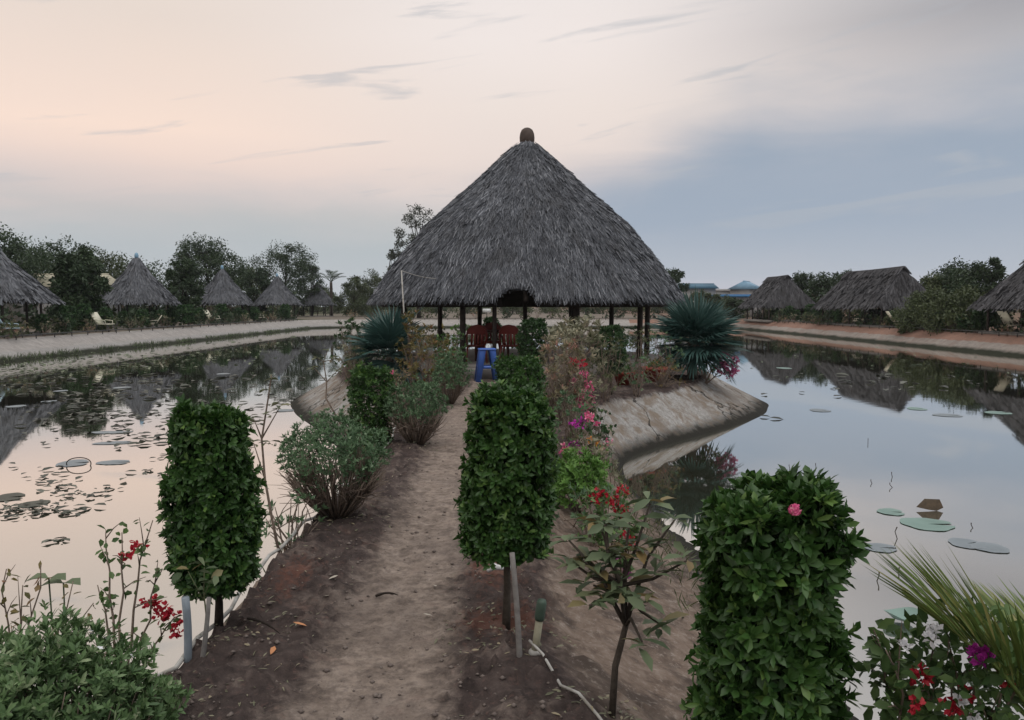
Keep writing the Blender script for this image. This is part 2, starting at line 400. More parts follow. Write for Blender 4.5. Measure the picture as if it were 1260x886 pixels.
kwr = np.array([2.1, 2.05, 2.02, 2.0, 1.98, 1.85, 1.7, 1.6, 1.52, 1.7, 2.65, 4.1, 5.5, 6.25, 6.2, 6.0, 5.5, 4.4, 2.7, .5])
def edge(keys, y):
    y = np.asarray(y, float); acc = 0
    for o in np.linspace(-.5, .5, 7): acc = acc + np.interp(y + o * np.clip((y) * .09, .15, 1.0), ykeys, keys)
    return acc / 7
xl = lambda y: edge(kxl, y)
wl = lambda y: edge(kwl, y)
xr = lambda y: edge(kxr, y)
wr = lambda y: edge(kwr, y)
PATHX, PATHW = -.64, .36
def pathx(y): return PATHX + .05 * np.sin(np.asarray(y) * .5) - .12 * sstep(8, 12, y) + .12 * sstep(13, 17, y)
def pathw(y): return np.interp(y, [0, 3, 6, 10, 17], [.36, .32, .27, .26, .28])

def hgt(x, y):
    x = np.asarray(x, float); y = np.asarray(y, float)
    a, b, c, d = xl(y), wl(y), xr(y), wr(y)
    tl = (a - x) / (a - b); tr = (x - c) / (d - c)
    prof = np.where(tl > 0, -np.abs(WZ) * np.maximum(tl, 0) ** .8, np.where(tr > 0, -np.abs(WZ) * np.maximum(tr, 0) ** .92, 0))
    pm = np.exp(-((x - pathx(y)) / (pathw(y) * 1.15)) ** 4)
    h = prof - .035 * pm * (y < 18)
    rough = (1 - .75 * pm)
    onbank = np.clip(np.maximum(tl, tr) * 4, 0, 1)
    conc = sstep(10.6, 12.2, y)
    amp = rough * (1 - onbank * (.55 + .4 * conc))
    h = h + amp * ((vnoise(x, y, 1.7, 1) - .5) * .07 + (vnoise(x, y, 6, 2) - .5) * .05 + (vnoise(x, y, 17, 3) - .5) * .04 + np.maximum(vnoise(x, y, 26, 4) - .58, 0) * .11)
    return h

def build_land():
    ys = [-9.0]
    while ys[-1] < 28.15:
        y = ys[-1]; ys.append(y + (.25 if y < 1.5 else .03 if y < 5.5 else .05 if y < 9 else .09 if y < 19 else .2))
    ys = np.array(ys); nr = len(ys)
    pl, pr = pathx(ys) - pathw(ys), pathx(ys) + pathw(ys)
    def seg(a, b, n, end=False): return a[:, None] + (b - a)[:, None] * np.linspace(0, 1, n, endpoint=end)[None]
    A, B, C, D = xl(ys), wl(ys), xr(ys), wr(ys)
    pl = np.clip(pl, A + .02, C - .04); pr = np.clip(pr, pl + .02, C - .02)
    Bo, Do = B - (A - B) * .5 - .05, D + (D - C) * .5 + .05
    n0, n1, n2, n3, n4 = 30, 26, 30, 30, 44
    X = np.concatenate([seg(Bo, A, n0), seg(A, pl, n1), seg(pl, pr, n2), seg(pr, C, n3), seg(C, Do, n4, True)], 1)
    Y = np.repeat(ys[:, None], X.shape[1], 1)
    Z = hgt(X, Y); nc = X.shape[1]
    pm = np.exp(-((X - pathx(Y)) / (pathw(Y) * 1.05)) ** 4) * sstep(18.4, 17.4, Y)
    tl = (xl(Y) - X) / (xl(Y) - wl(Y)); tr = (X - xr(Y)) / (wr(Y) - xr(Y))
    rd = .9 * np.exp(-(((X + .05) / .22) ** 2 + ((Y - 3.95) / .18) ** 2)) + .8 * np.exp(-(((X + .12) / .16) ** 2 + ((Y - 4.75) / .28) ** 2)) + .6 * np.exp(-(((X + 1.3) / .12) ** 2 + ((Y - 4.6) / .3) ** 2)) + .35
    bk = np.clip(np.maximum(tl, tr) * 6 + .2, 0, 1) * (np.maximum(tl, tr) > -.1)
    cc = sstep(10.8, 12.3, Y)
    V = np.stack([X, Y, Z], -1).reshape(-1, 3)
    i = np.arange(nr - 1)[:, None] * nc; j = np.arange(nc - 1)[None]
    q = np.stack([i + j, i + j + 1, i + nc + j + 1, i + nc + j], -1)
    colr = np.repeat(np.arange(nc - 1)[None], nr - 1, 0); rowy = np.repeat(((ys[1:] + ys[:-1]) / 2)[:, None], nc - 1, 1)
    isl = rowy > 11.6
    isbank = (colr < n0) | (colr >= n0 + n1 + n2 + n3)
    ispath = (colr >= n0 + n1) & (colr < n0 + n1 + n2) & (rowy < 17.9)
    for name, msk in (('causeway_bank', isbank & ~isl), ('island_bank', isbank & isl), ('path', ispath), ('soil', ~isbank & ~ispath & ~isl), ('island_ground', ~isbank & ~ispath & isl)):
        f = q[msk].reshape(-1, 4); used, inv = np.unique(f, return_inverse=True)
        mb = MB(); mb.add(V[used], [inv.reshape(-1, 4)])
        o = mb.build(name, M['soil'], smooth=True); tag(o, kind='structure')
        for an, arr in (('path', pm), ('bank', bk), ('conc', cc), ('red', rd)):
            at_ = o.data.attributes.new(an, 'FLOAT', 'POINT'); at_.data.foreach_set('value', arr.reshape(-1)[used].astype(np.float32))
build_land()

# pond outline (water line), ground sheet, banks
PX0, PX1, PY0, PY1 = -21.5, 23.9, -9.0, 88.0
BW = 1.5
GZ = .12
def outline(off, n=14, rad=5.0):
    r = rad + off; pts = []
    x0, x1, y0, y1 = PX0 - off, PX1 + off, PY0, PY1 + off
    def line(a, b, k):
        for s in np.linspace(0, 1, k, endpoint=False): pts.append((a[0] + (b[0] - a[0]) * s, a[1] + (b[1] - a[1]) * s))
    line((x0, y0), (x0, y1 - r), 60)
    for a in np.linspace(math.pi, math.pi / 2, n, endpoint=False): pts.append((x0 + r + r * math.cos(a), y1 - r + r * math.sin(a)))
    line((x0 + r, y1), (x1 - r, y1), 50)
    for a in np.linspace(math.pi / 2, 0, n, endpoint=False): pts.append((x1 - r + r * math.cos(a), y1 - r + r * math.sin(a)))
    line((x1, y1 - r), (x1, y0), 60); pts.append((x1, y0))
    return np.array(pts)
o_in, o_w, o_top = outline(-.9), outline(0), outline(BW)
npt = len(o_w)
def loft(name, idx, mat):
    rows = []
    for t in np.linspace(0, 1, 12):
        if t < .3:
            k = t / .3; p = o_in[idx] * (1 - k) + o_w[idx] * k; z = -1.25 + .5 * k + 0 * p[:, 0]
        else:
            k = (t - .3) / .7; p = o_w[idx] * (1 - k) + o_top[idx] * k; z = WZ + (GZ - WZ) * k ** .85 + 0 * p[:, 0]
        wob = (vnoise(p[:, 0], p[:, 1], .5, 11) - .5) * .22 * (1 - t) + (vnoise(p[:, 0], p[:, 1], 1.7, 12) - .5) * .07 * min(1, (1 - t) * 3)
        rows.append(np.stack([p[:, 0], p[:, 1], z + wob], -1))
    V = np.concatenate(rows); n = len(idx)
    i = np.arange(11)[:, None] * n; j = np.arange(n - 1)[None]
    mb = MB(); mb.add(V, [np.stack([i + j, i + n + j, i + n + j + 1, i + j + 1], -1).reshape(-1, 4)])
    tag(mb.build(name, mat, smooth=True), kind='structure')
half = 60 + 14 + 42
loft('pond_bank', np.arange(0, half + 1), M['bank_left'])
loft('earth_bank', np.arange(half, npt), M['bank_right'])
# ground: ring from bank top out to far horizon
mb = MB(); big = []
for p in o_top:
    c = np.array([1.2, 40.0]); d = p - c; d = d / np.linalg.norm(d); big.append(c + d * 2500)
big = np.array(big)
rows = [np.c_[o_top, np.full(npt, GZ)]] + [np.c_[o_top * (1 - k) + big * k, np.full(npt, GZ + .02)] for k in (.004, .02, .08, .3, 1)]
i = np.arange(5)[:, None] * npt; j = np.arange(npt - 1)[None]
mb.add(np.concatenate(rows), [np.stack([i + j, i + npt + j, i + npt + j + 1, i + j + 1], -1).reshape(-1, 4)])
# behind the camera
nb = np.array([[o_top[0][0], PY0, GZ], [o_top[-1][0], PY0, GZ], [big[-1][0], big[-1][1], GZ + .02], [900, -2500, GZ], [-900, -2500, GZ], [big[0][0], big[0][1], GZ + .02]])
mb.add(nb, [np.array([[0, 5, 4, 3, 2, 1]])])
tag(mb.build('ground', M['ground']), kind='structure')
mb = MB(); wv = np.c_[outline(.25), np.full(npt, WZ)]
mb.add(wv, [np.arange(npt)[::-1][None]])
tag(mb.build('water', M['water']), kind='structure')

# ------------------------------------------------------------------ plant makers
def shoots(mb, P, N, per, L, W, rs, detail=1, up=.2, spread=.95):
    k = len(P); N = unit(N)
    ref = np.where(np.abs(N[:, 2:3]) < .9, np.array([[0, 0, 1.0]]), np.array([[1.0, 0, 0]]))
    a = unit(np.cross(N, ref)); b = np.cross(N, a)
    tone = rs.random(k)
    for i in range(per):
        ph = 2 * math.pi * i / per + rs.random(k) * 1.2
        rad = np.cos(ph)[:, None] * a + np.sin(ph)[:, None] * b
        sp = spread * (.55 + .7 * rs.random(k))[:, None]
        D = unit(N * .75 + rad * sp + np.array([0, 0, up]))
        NN = unit(N - rad * .5 + rs.normal(0, .25, (k, 3)))
        mb.leaves(P + N * (rs.random(k)[:, None] - .3) * L * .5, D, NN, L * (.5 + .8 * rs.random(k)), W * (.6 + .7 * rs.random(k)), np.clip(tone * .6 + rs.random(k) * .45, 0, 1), detail)

def topiary(name, label, cat, base, w, z0, z1, prof, mat, seed, n=1100, per=7, L=.05, W=.022, trunk_r=.016, trunk_mat='bark', lean=(0, 0), group=None, depth=None, trunks=1, detail=1):
    """clipped column: prof = [(t, scale)] from bottom to top; base = ground point"""
    rs = np.random.default_rng(seed)
    root = thing(name, label, cat, base, 0, group)
    H = z1 - z0; dp = depth or w
    pt, ps = np.array(prof).T
    def surf(t, th):
        sc = np.interp(t, pt, ps)
        c, s = np.cos(th), np.sin(th)
        rr = 1 / (np.abs(c) ** 3.4 + np.abs(s) ** 3.4) ** (1 / 3.4)
        lump = 1 + .17 * (vnoise(th * 2.2 + 7, t * 5 * H / .9, 1.1, seed) - .5) * 2 + .09 * (vnoise(th * 5, t * 12, 1, seed + 3) - .5) * 2
        x = c * rr * w / 2 * sc * lump; y = s * rr * dp / 2 * sc * lump
        return np.stack([x + lean[0] * t, y + lean[1] * t, z0 + H * t], -1)
    ns = int(n * .78); t = rs.random(ns) ** .95; th = rs.random(ns) * 2 * math.pi
    P = surf(t, th); c, s = np.cos(th), np.sin(th)
    N = np.stack([np.sign(c) * np.abs(c) ** 2.2, np.sign(s) * np.abs(s) ** 2.2, np.full(ns, .15)], -1) + rs.normal(0, .25, (ns, 3))
    P = P - unit(N) * (rs.random(ns) ** 2.2 * .07 * w / .35)[:, None]
    P = P + unit(N) * (np.maximum(rs.random(ns) - .86, 0) * .42 * rs.random(ns))[:, None]
    mb = MB(); shoots(mb, P * 1.0, N, per, L, W, rs, detail)
    nt = n - ns; th = rs.random(nt) * 2 * math.pi; k = np.sqrt(rs.random(nt))[:, None]
    ctr = np.array([lean[0], lean[1], z1])
    P = ctr + (surf(np.full(nt, .985), th) - ctr) * k * [1, 1, 1]
    P[:, 2] = z1 + (vnoise(P[:, 0] * 9, P[:, 1] * 9, 1, seed) - .5) * .13 + np.maximum(rs.random(nt) - .85, 0) * .3 - .03 * k[:, 0] ** 3
    N = np.stack([rs.normal(0, .3, nt), rs.normal(0, .3, nt), np.ones(nt)], -1); shoots(mb, P, N, per, L, W, rs, detail)
    # underside and inner leaves
    ni = n * 3; t = rs.random(ni); th = rs.random(ni) * 2 * math.pi; k = (.35 + .6 * np.sqrt(rs.random(ni)))[:, None]
    P = surf(t, th); ax = np.stack([lean[0] * t, lean[1] * t, P[:, 2]], -1); P = ax + (P - ax) * k * [1, 1, 1]
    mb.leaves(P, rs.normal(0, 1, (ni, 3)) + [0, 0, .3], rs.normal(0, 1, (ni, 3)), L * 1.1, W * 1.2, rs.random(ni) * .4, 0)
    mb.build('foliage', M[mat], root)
    tb = MB()
    for q in range(trunks):
        a = q * 2.4; o = .03 * (trunks > 1)
        pts = np.array([[o * math.cos(a), o * math.sin(a), -.05], [o * 1.6 * math.cos(a) + .006, o * 1.6 * math.sin(a), z0 * .55], [lean[0] * .2, lean[1] * .2, z0 + .05], [lean[0] * .5, lean[1] * .5, z0 + H * .6]])
        tb.tube(pts, [trunk_r * 1.25, trunk_r, trunk_r * .9, trunk_r * .4], 8)
    for q in range(26):
        t0 = rs.random() * .8; th0 = rs.random() * 6.28
        e = surf(np.array([min(1, t0 + .15)]), np.array([th0]))[0] * [.9, .9, 1]
        s0 = np.array([lean[0] * t0, lean[1] * t0, z0 + H * t0 * .6])
        tb.tube([s0, (s0 + e) / 2 + [0, 0, -.02], e], [trunk_r * .35, trunk_r * .25, trunk_r * .12], 5)
    tb.build('trunk', M[trunk_mat], root, smooth=True)
    return root

def dome_bush(name, label, cat, base, w, h, mat, seed, stems=46, n=900, per=6, L=.036, W=.012, cover=.45, stem_mat='twig', flowers=None, nflow=0, group=None, detail=0, flower_size=.03, squash=1.0):
    rs = np.random.default_rng(seed); root = thing(name, label, cat, base, 0, group)
    rx, rz_ = w / 2, h * .58; cz = h - rz_
    sb = MB()
    tips = []
    for i in range(stems):
        a = rs.random() * 6.28; k = math.sqrt(rs.random()); el = math.acos(1 - k * .98)
        e = np.array([rx * .93 * math.sin(el) * math.cos(a), rx * .93 * math.sin(el) * math.sin(a) * squash, cz + rz_ * .93 * math.cos(el)])
        b = np.array([e[0] * .10, e[1] * .10, -.03]); m = np.array([e[0] * .55, e[1] * .55, e[2] * .42])
        m += rs.normal(0, .015, 3); r0 = .006 + .006 * rs.random()
        m2 = (m + e) / 2 + rs.normal(0, .015, 3)
        sb.tube([b, m, m2, e], [r0, r0 * .7, r0 * .5, r0 * .25], 5)
        tips.append(e)
        for q in range(3):
            s0 = m * (1 - q * .2) + e * q * .2; d = unit(e - b + rs.normal(0, .25, 3)) * (.10 + .12 * rs.random()) * w / .7
            sb.tube([s0, s0 + d * .5 + rs.normal(0, .01, 3), s0 + d], [r0 * .45, r0 * .3, r0 * .15], 4)
    sb.build('stem', M[stem_mat], root, smooth=True)
    k = n; a = rs.random(k) * 6.28; ce = 1 - rs.random(k) * (1.0 + (1 - cover) * .45); se = np.sqrt(np.clip(1 - ce ** 2, 0, 1))
    lump = 1 + .26 * (vnoise(a * 1.6 + 3, ce * 3, 1.6, seed) - .5) * 2 + np.maximum(rs.random(k) - .9, 0) * 1.6
    N = np.stack([np.cos(a) * se, np.sin(a) * se, ce], -1)
    depth = 1 - .22 * rs.random(k) ** 1.6
    P = N * np.array([rx, rx * squash, rz_]) * (lump * depth)[:, None] + [0, 0, cz]
    N = unit(N + [0, 0, .35] + rs.normal(0, .3, (k, 3)))
    mb = MB(); shoots(mb, P, N, per, L, W, rs, detail, up=.3)
    ni = int(n * 1.2); a = rs.random(ni) * 6.28; rr = np.sqrt(rs.random(ni)); zz = rs.random(ni)
    P = np.stack([np.cos(a) * rr * rx * .8, np.sin(a) * rr * rx * .8 * squash, cz + (zz * .75 - .1) * rz_ * np.sqrt(np.clip(1 - (rr * .8) ** 2, 0, 1))], -1)
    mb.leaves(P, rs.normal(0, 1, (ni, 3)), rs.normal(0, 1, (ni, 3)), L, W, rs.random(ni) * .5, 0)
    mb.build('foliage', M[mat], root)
    if nflow:
        fb = MB(); a = rs.random(nflow) * 6.28; ce = .15 + .8 * rs.random(nflow); se = np.sqrt(1 - ce ** 2)
        N = np.stack([np.cos(a) * se, np.sin(a) * se, ce], -1); P = N * np.array([rx, rx * squash, rz_]) * 1.04 + [0, 0, cz]
        petals(fb, P, N, flower_size, rs); fb.build('blossom', M[flowers], root)
    return root

def petals(mb, P, N, size, rs, n=5):
    N = unit(N); ref = np.where(np.abs(N[:, 2:3]) < .9, np.array([[0, 0, 1.0]]), np.array([[1.0, 0, 0]]))
    a = unit(np.cross(N, ref)); b = np.cross(N, a); ph0 = rs.random(len(P)) * 6
    for i in range(n):
        ph = ph0 + 2 * math.pi * i / n; rad = np.cos(ph)[:, None] * a + np.sin(ph)[:, None] * b
        mb.leaves(P, rad + N * .35, N, size * (.8 + .4 * rs.random(len(P))), size * .7, rs.random(len(P)), 1, .1)

def bracts(mb, C, rad, n, size, rs):
    """clusters of three papery bracts round centres C"""
    for c in C:
        d = unit(rs.normal(0, 1, (n, 3))); P = c + d * rad * (.35 + .65 * rs.random(n))[:, None] * [1, 1, .8]
        for i in range(3):
            mb.leaves(P, unit(d + rs.normal(0, .9, (n, 3))), rs.normal(0, 1, (n, 3)), size * (.7 + .6 * rs.random(n)), size * .75, rs.random(n), 1, .15)

def curve(p0, p1, sag, n=7, jit=0.0, rs=None):
    t = np.linspace(0, 1, n)[:, None]; p0 = np.asarray(p0, float); p1 = np.asarray(p1, float)
    p = p0 * (1 - t) + p1 * t + np.array(sag, float) * (4 * t * (1 - t))
    if jit: p[1:-1] += rs.normal(0, jit, (n - 2, 3))
    return p

def vine_shrub(name, label, base, tips, flower_at, fl_mat, seed, leaf='boug', nleaf=16, L=.045, W=.03, r=.007, rad=.05, nb=10, bsize=.028, sag=(0, 0, .12), cat='shrub', group=None, stem='twig', bushy=None, leaf_from=.25, second=None):
    """arching woody stems to tips (local), leaves along them, bract clusters at flower_at (local)"""
    rs = np.random.default_rng(seed); root = thing(name, label, cat, base, 0, group)
    sb, lb = MB(), MB()
    for e in tips:
        e = np.asarray(e, float); s = curve(rs.normal(0, .02, 3) * [1, 1, 0] + [0, 0, -.05], e, np.array(sag) * np.linalg.norm(e), 8, .012 * np.linalg.norm(e), rs)
        sb.tube(s, np.linspace(r, r * .3, 8), 5)
        k = nleaf; t = leaf_from + (1 - leaf_from) * rs.random(k); P = np.stack([np.interp(t, np.linspace(0, 1, 8), s[:, c]) for c in range(3)], -1)
        D = unit(rs.normal(0, 1, (k, 3)) + [0, 0, .1]); N = rs.normal(0, .6, (k, 3)) + [0, 0, 1]
        lb.leaves(P + D * .012, D, N, L * (.6 + .7 * rs.random(k)), W * (.7 + .5 * rs.random(k)), rs.random(k), 1)
        for q in range(4):
            t0 = .35 + .6 * rs.random(); p = np.array([np.interp(t0, np.linspace(0, 1, 8), s[:, c]) for c in range(3)])
            d = unit(rs.normal(0, 1, 3) + unit(e) * .8 + [0, 0, .4]) * (.06 + .12 * rs.random()) * max(.6, np.linalg.norm(e))
            sb.tube([p, p + d * .5 + [0, 0, .01], p + d], [r * .4, r * .3, r * .15], 4)
            k2 = max(2, nleaf // 5); tt = rs.random(k2)[:, None]; Pq = p + d * tt; D = unit(rs.normal(0, 1, (k2, 3)) + d * 2)
            lb.leaves(Pq, D, rs.normal(0, .6, (k2, 3)) + [0, 0, 1], L * (.6 + .6 * rs.random(k2)), W * (.7 + .5 * rs.random(k2)), rs.random(k2), 1)
    if bushy:
        c, rx, ry, rz_, n = bushy; d = unit(rs.normal(0, 1, (n, 3))); P = np.array(c) + d * np.array([rx, ry, rz_]) * (.3 + .7 * rs.random(n) ** .5)[:, None]
        lb.leaves(P, unit(d + rs.normal(0, .8, (n, 3))), rs.normal(0, .7, (n, 3)) + [0, 0, .8], L * (.6 + .7 * rs.random(n)), W * (.7 + .5 * rs.random(n)), rs.random(n), 1)
    sb.build('stem', M[stem], root, smooth=True)
    if lb.n: lb.build('foliage', M[leaf], root)
    if len(flower_at):
        fb = MB(); bracts(fb, [np.array(f) for f in flower_at], rad, nb, bsize, rs); fb.build('blossom', M[fl_mat], root)
    if second:
        fb = MB(); bracts(fb, [np.array(f) for f in second[0]], rad, nb, bsize, rs); fb.build('blossom', M[second[1]], root)
    return root

def leafy_clump(name, label, base, w, h, mat, seed, n=700, L=.07, W=.03, stems=10, stem='twig', z0=.12, cat='shrub', group=None, sparse=0.0, detail=0):
    """loose shrub made of leaf tufts at stem ends"""
    rs = np.random.default_rng(seed); root = thing(name, label, cat, base, 0, group); sb, lb = MB(), MB()
    per = 8; nt = max(10, n // per)
    a = rs.random(nt) * 6.28; rr = np.sqrt(rs.random(nt)); z = z0 + (1 - z0) * rs.random(nt) ** .8
    wid = np.sin(np.clip(z, 0, 1) * math.pi * .8 + .35) * .55 + .5
    P = np.stack([np.cos(a) * rr * w / 2 * wid, np.sin(a) * rr * w / 2 * wid, z * h], -1)
    for i in range(stems):
        e = P[i % nt] * [.9, .9, 1]; r0 = .007 + .004 * rs.random()
        sb.tube(curve([rs.normal(0, .03), rs.normal(0, .03), -.05], e, (0, 0, .05 * h), 6, .015 * w, rs), np.linspace(r0, r0 * .35, 6), 5)
    for i in range(nt):
        j = rs.integers(0, max(1, stems)); q = P[j % nt] * (.4 + .5 * rs.random())
        if rs.random() < .5: sb.tube([q, (q + P[i]) / 2 + [0, 0, .02], P[i]], [.004, .003, .002], 4)
    N = unit(P - np.array([0, 0, h * .35]) + rs.normal(0, .12, P.shape)); shoots(lb, P, N, per, L, W, rs, detail, up=.25, spread=1.1)
    sb.build('stem', M[stem], root, smooth=True); lb.build('foliage', M[mat], root)
    return root

def sapling(name, label, base, pts, leaves_at, mat, seed, L=.06, W=.025, r=.008, per=5, stem='twig', cat='sapling', branches=(), group=None, droop=.35):
    rs = np.random.default_rng(seed); root = thing(name, label, cat, base, 0, group); sb, lb = MB(), MB()
    sb.tube(pts, np.linspace(r, r * .4, len(pts)), 6)
    for b in branches: sb.tube(b, np.linspace(r * .6, r * .25, len(b)), 5)
    for c in leaves_at:
        c = np.array(c, float); a0 = rs.random() * 6
        a = a0 + np.arange(per) * 2 * math.pi / per + rs.normal(0, .3, per)
        D = np.stack([np.cos(a), np.sin(a), .55 - droop * 2 * rs.random(per)], -1)
        lb.leaves(c + rs.normal(0, .012, (per, 3)), D, np.array([[0, 0, 1.0]]) + rs.normal(0, .35, (per, 3)), L * (.6 + .6 * rs.random(per)), W * (.75 + .5 * rs.random(per)), rs.random(per), 1, .25)
    sb.build('stem', M[stem], root, smooth=True); lb.build('foliage', M[mat], root)
    return root

def tree(name, label, base, h, cw, mat, seed, z0=.3, clumps=16, per=170, leaf=.32, trunk_r=None, bark='darkbark', shape='round', group=None, cat='tree', clump_r=.26, wl=.45):
    rs = np.random.default_rng(seed); root = thing(name, label, cat, base, 0, group); sb, lb = MB(), MB()
    tr = trunk_r or h * .018
    top = np.array([rs.normal(0, .03) * h, rs.normal(0, .03) * h, h * .8])
    sb.tube(curve([0, 0, -.1], top, (rs.normal(0, .03) * h, 0, 0), 8, .01 * h, rs), np.linspace(tr * 1.3, tr * .3, 8), 7)
    C = []
    for i in range(clumps):
        t = (i + rs.random()) / clumps; z = z0 + (1 - z0) * t
        if shape == 'round': wz = math.sin(min(1, (t * .86 + .14)) * math.pi) ** .6
        elif shape == 'cone': wz = (1 - t) ** .7 * .9 + .12
        else: wz = .45 + .55 * math.sin(t * math.pi)
        a = i * 2.4 + rs.random(); k = .35 + .6 * math.sqrt(rs.random())
        C.append(np.array([math.cos(a) * cw / 2 * wz * k, math.sin(a) * cw / 2 * wz * k, z * h * (1 - clump_r * .25)]))
    for c in C:
        s0 = np.array([top[0] * c[2] / h * .8, top[1] * c[2] / h * .8, max(c[2] * .62, h * .08)])
        sb.tube(curve(s0, c, (0, 0, .02 * h), 5, .006 * h, rs), np.linspace(tr * .38, tr * .1, 5), 5)
        n = int(per * 3.2); d = unit(rs.normal(0, 1, (n, 3))); rr = cw * clump_r * (.7 + .6 * rs.random())
        sub = rs.integers(0, 12, n); off = unit(rs.normal(0, 1, (12, 3)))[sub] * .6
        P = c + (off + d * .42 * rs.random(n)[:, None] ** .6) * rr * [1, 1, .8] * 1.1
        tone = .25 + .5 * rs.random()
        lb.leaves(P, rs.normal(0, 1, (n, 3)) + [0, 0, -.1], rs.normal(0, .8, (n, 3)) + [0, 0, .6], leaf * .82 * (.6 + .8 * rs.random(n)), leaf * wl * .82, np.clip(tone * .7 + rs.random(n) * .45, 0, 1), 0)
    sb.build('trunk', M[bark], root, smooth=True); lb.build('crown', M[mat], root)
    return root

def on(x, y, dz=0.0): return (x, y, float(hgt(x, y)) + dz)

# ------------------------------------------------------------------ foreground planting
# clipped columns
p = on(-1.47, 3.85)
topiary('clipped_shrub', 'tall dark clipped shrub left of the path, grey stakes at its foot', 'shrub', p, .345, .2 - p[2], 1.05 - p[2],
        [(0, .72), (.08, .95), (.3, 1.02), (.6, .98), (.85, .92), (1, .82)], 'topiary', 11, n=2000, L=.042, W=.018, trunk_mat='darkbark', trunk_r=.02, lean=(-.02, 0))
p = on(-.03, 3.85)
topiary('clipped_shrub', 'block shaped clipped shrub on a bare trunk at right edge of path, mid height', 'shrub', p, .385, .37 - p[2], 1.12 - p[2],
        [(0, .86), (.1, 1.0), (.5, 1.0), (.8, .96), (1, .86)], 'topiary', 12, n=1900, L=.040, W=.0175, trunk_r=.018, lean=(.02, 0))
p = on(.83, 2.52)
near = topiary('clipped_shrub', 'nearest large glossy clipped shrub with one small pink flower head, beside the water', 'shrub', p, .355, -.12 - p[2], .965 - p[2],
        [(0, 1.0), (.3, 1.08), (.55, 1.10), (.66, 1.0), (.74, .78), (.82, 1.0), (.93, 1.0), (1, .84)], 'topiary', 13, n=2000, L=.050, W=.021, trunk_r=.02, lean=(.03, 0))
fb = MB(); c = at(978, 627, 2.28); rs = np.random.default_rng(5)
Pn = unit(rs.normal(0, 1, (26, 3)) + [0, -.6, .2]); petals(fb, Pn * .014, Pn, .010, rs, 4)
fb.build('flower_head', M['pink'], near, loc=c - np.array(near.location))
topiary('clipped_shrub', 'dark column shaped clipped shrub left of the path, before the island slope', 'shrub', on(-1.66, 9.2), .48, .02, 1.14,
        [(0, .8), (.25, .95), (.45, .85), (.6, 1), (.9, 1), (1, .9)], 'topiary', 14, n=800, L=.05, detail=0)
topiary('clipped_shrub', 'low square clipped shrub just behind the block shaped one, right of the path', 'shrub', on(.09, 9.2), .50, .45, .96,
        [(0, .9), (.2, 1), (.8, 1), (1, .9)], 'topiary', 15, n=520, L=.05, detail=0, trunk_r=.02)
topiary('clipped_shrub', 'small clipped shrub right of the pavilion entrance, next to a maroon chair', 'shrub', on(.36, 14.0), .46, .5, 1.28,
        [(0, .85), (.3, 1), (.8, 1), (1, .85)], 'topiary_dark', 16, n=420, L=.055, detail=0, trunk_r=.02)
topiary('clipped_shrub', 'dark clipped shrub on a thin bare trunk on the island right of the pavilion entrance', 'shrub', on(1.80, 14.3), .50, .42, 1.22,
        [(0, .6), (.3, 1), (.8, 1), (1, .8)], 'topiary_dark', 17, n=420, L=.055, detail=0, trunk_r=.022)
topiary('clipped_shrub', 'round dark clipped shrub seen through the pavilion behind the table', 'shrub', on(-.72, 27.0), .62, .35, 1.15,
        [(0, .6), (.3, 1), (.7, 1), (1, .6)], 'topiary_dark', 18, n=300, L=.07, W=.035, detail=0)

# stakes and pipes
def pole(name, label, cat, a, b, r0, r1, mat, n=8):
    mb = MB(); a = np.array(a, float); b = np.array(b, float)
    mb.tube(curve((0, 0, 0), b - a, (r0 * .4, 0, 0), 6), np.linspace(r0, r1, 6), n)
    return tag(mb.build(name, M[mat], loc=a, smooth=True), label, cat)
g = gnd(230, 812); pole('stake', 'straight blue-grey stake at the foot of the left clipped shrub', 'stake', (g[0], g[1], -.05), at(228, 735, g[1] - .02), .019, .018, 'greypipe')
g = gnd(246, 815); pole('stake', 'thin leaning pale stake beside the left clipped shrub trunk', 'stake', (g[0], g[1], -.05), at(257, 735, g[1] + .02), .013, .010, 'stake')
g = gnd(640, 818); pole('stake', 'leaning weathered stake under the block shaped clipped shrub', 'stake', (g[0], g[1], -.05), at(630, 680, g[1] + .08), .014, .012, 'stake')

# left edging pipe and right hose with riser
yy = np.linspace(2.2, 11.5, 40); mb = MB()
mb.tube(np.stack([xl(yy) - .02 + .015 * np.sin(yy * 2.3), yy, hgt(xl(yy), yy) + .014 + .008 * np.sin(yy * 1.7)], -1), .011, 8)
tag(mb.build('water_pipe', M['pvc'], smooth=True), 'long weathered white water pipe lying along the left edge of the path', 'pipe')
mb = MB(); yy = np.linspace(1.8, 9.5, 60); xx = xl(yy) - .10 + .02 * np.sin(yy * 3.1)
mb.tube(np.stack([xx, yy, hgt(xx, yy) + .03], -1), .030 + .007 * np.sin(yy * 7), 8)
tag(mb.build('log_edging', M['twig'], smooth=True), 'rough brown log edging outside the white pipe on the left shore', 'edging')
g0 = gnd(657, 803); hose = [g0 + [-.02, .03, .05]] + [np.array([*gnd(u, v)[:2], hgt(gnd(u, v)[0], gnd(u, v)[1]) + .015]) for u, v in ((668, 815), (690, 842), (712, 866), (735, 890), (775, 930))]
hp = np.array(hose); mb = MB(); t = np.linspace(0, 5, 26); mb.tube(np.stack([np.interp(t, range(6), hp[:, c]) for c in range(3)], -1) - [0, 0, .006], .0065, 7)
tag(mb.build('hose', M['pvc'], smooth=True), 'white hose running along the right edge of the soil', 'hose')
rp = thing('standpipe', 'short cream standpipe with green top beside the hose on the right', 'pipe', (g0[0], g0[1], -.03))
top = at(667, 738, g0[1]) - np.array([g0[0], g0[1], -.03])
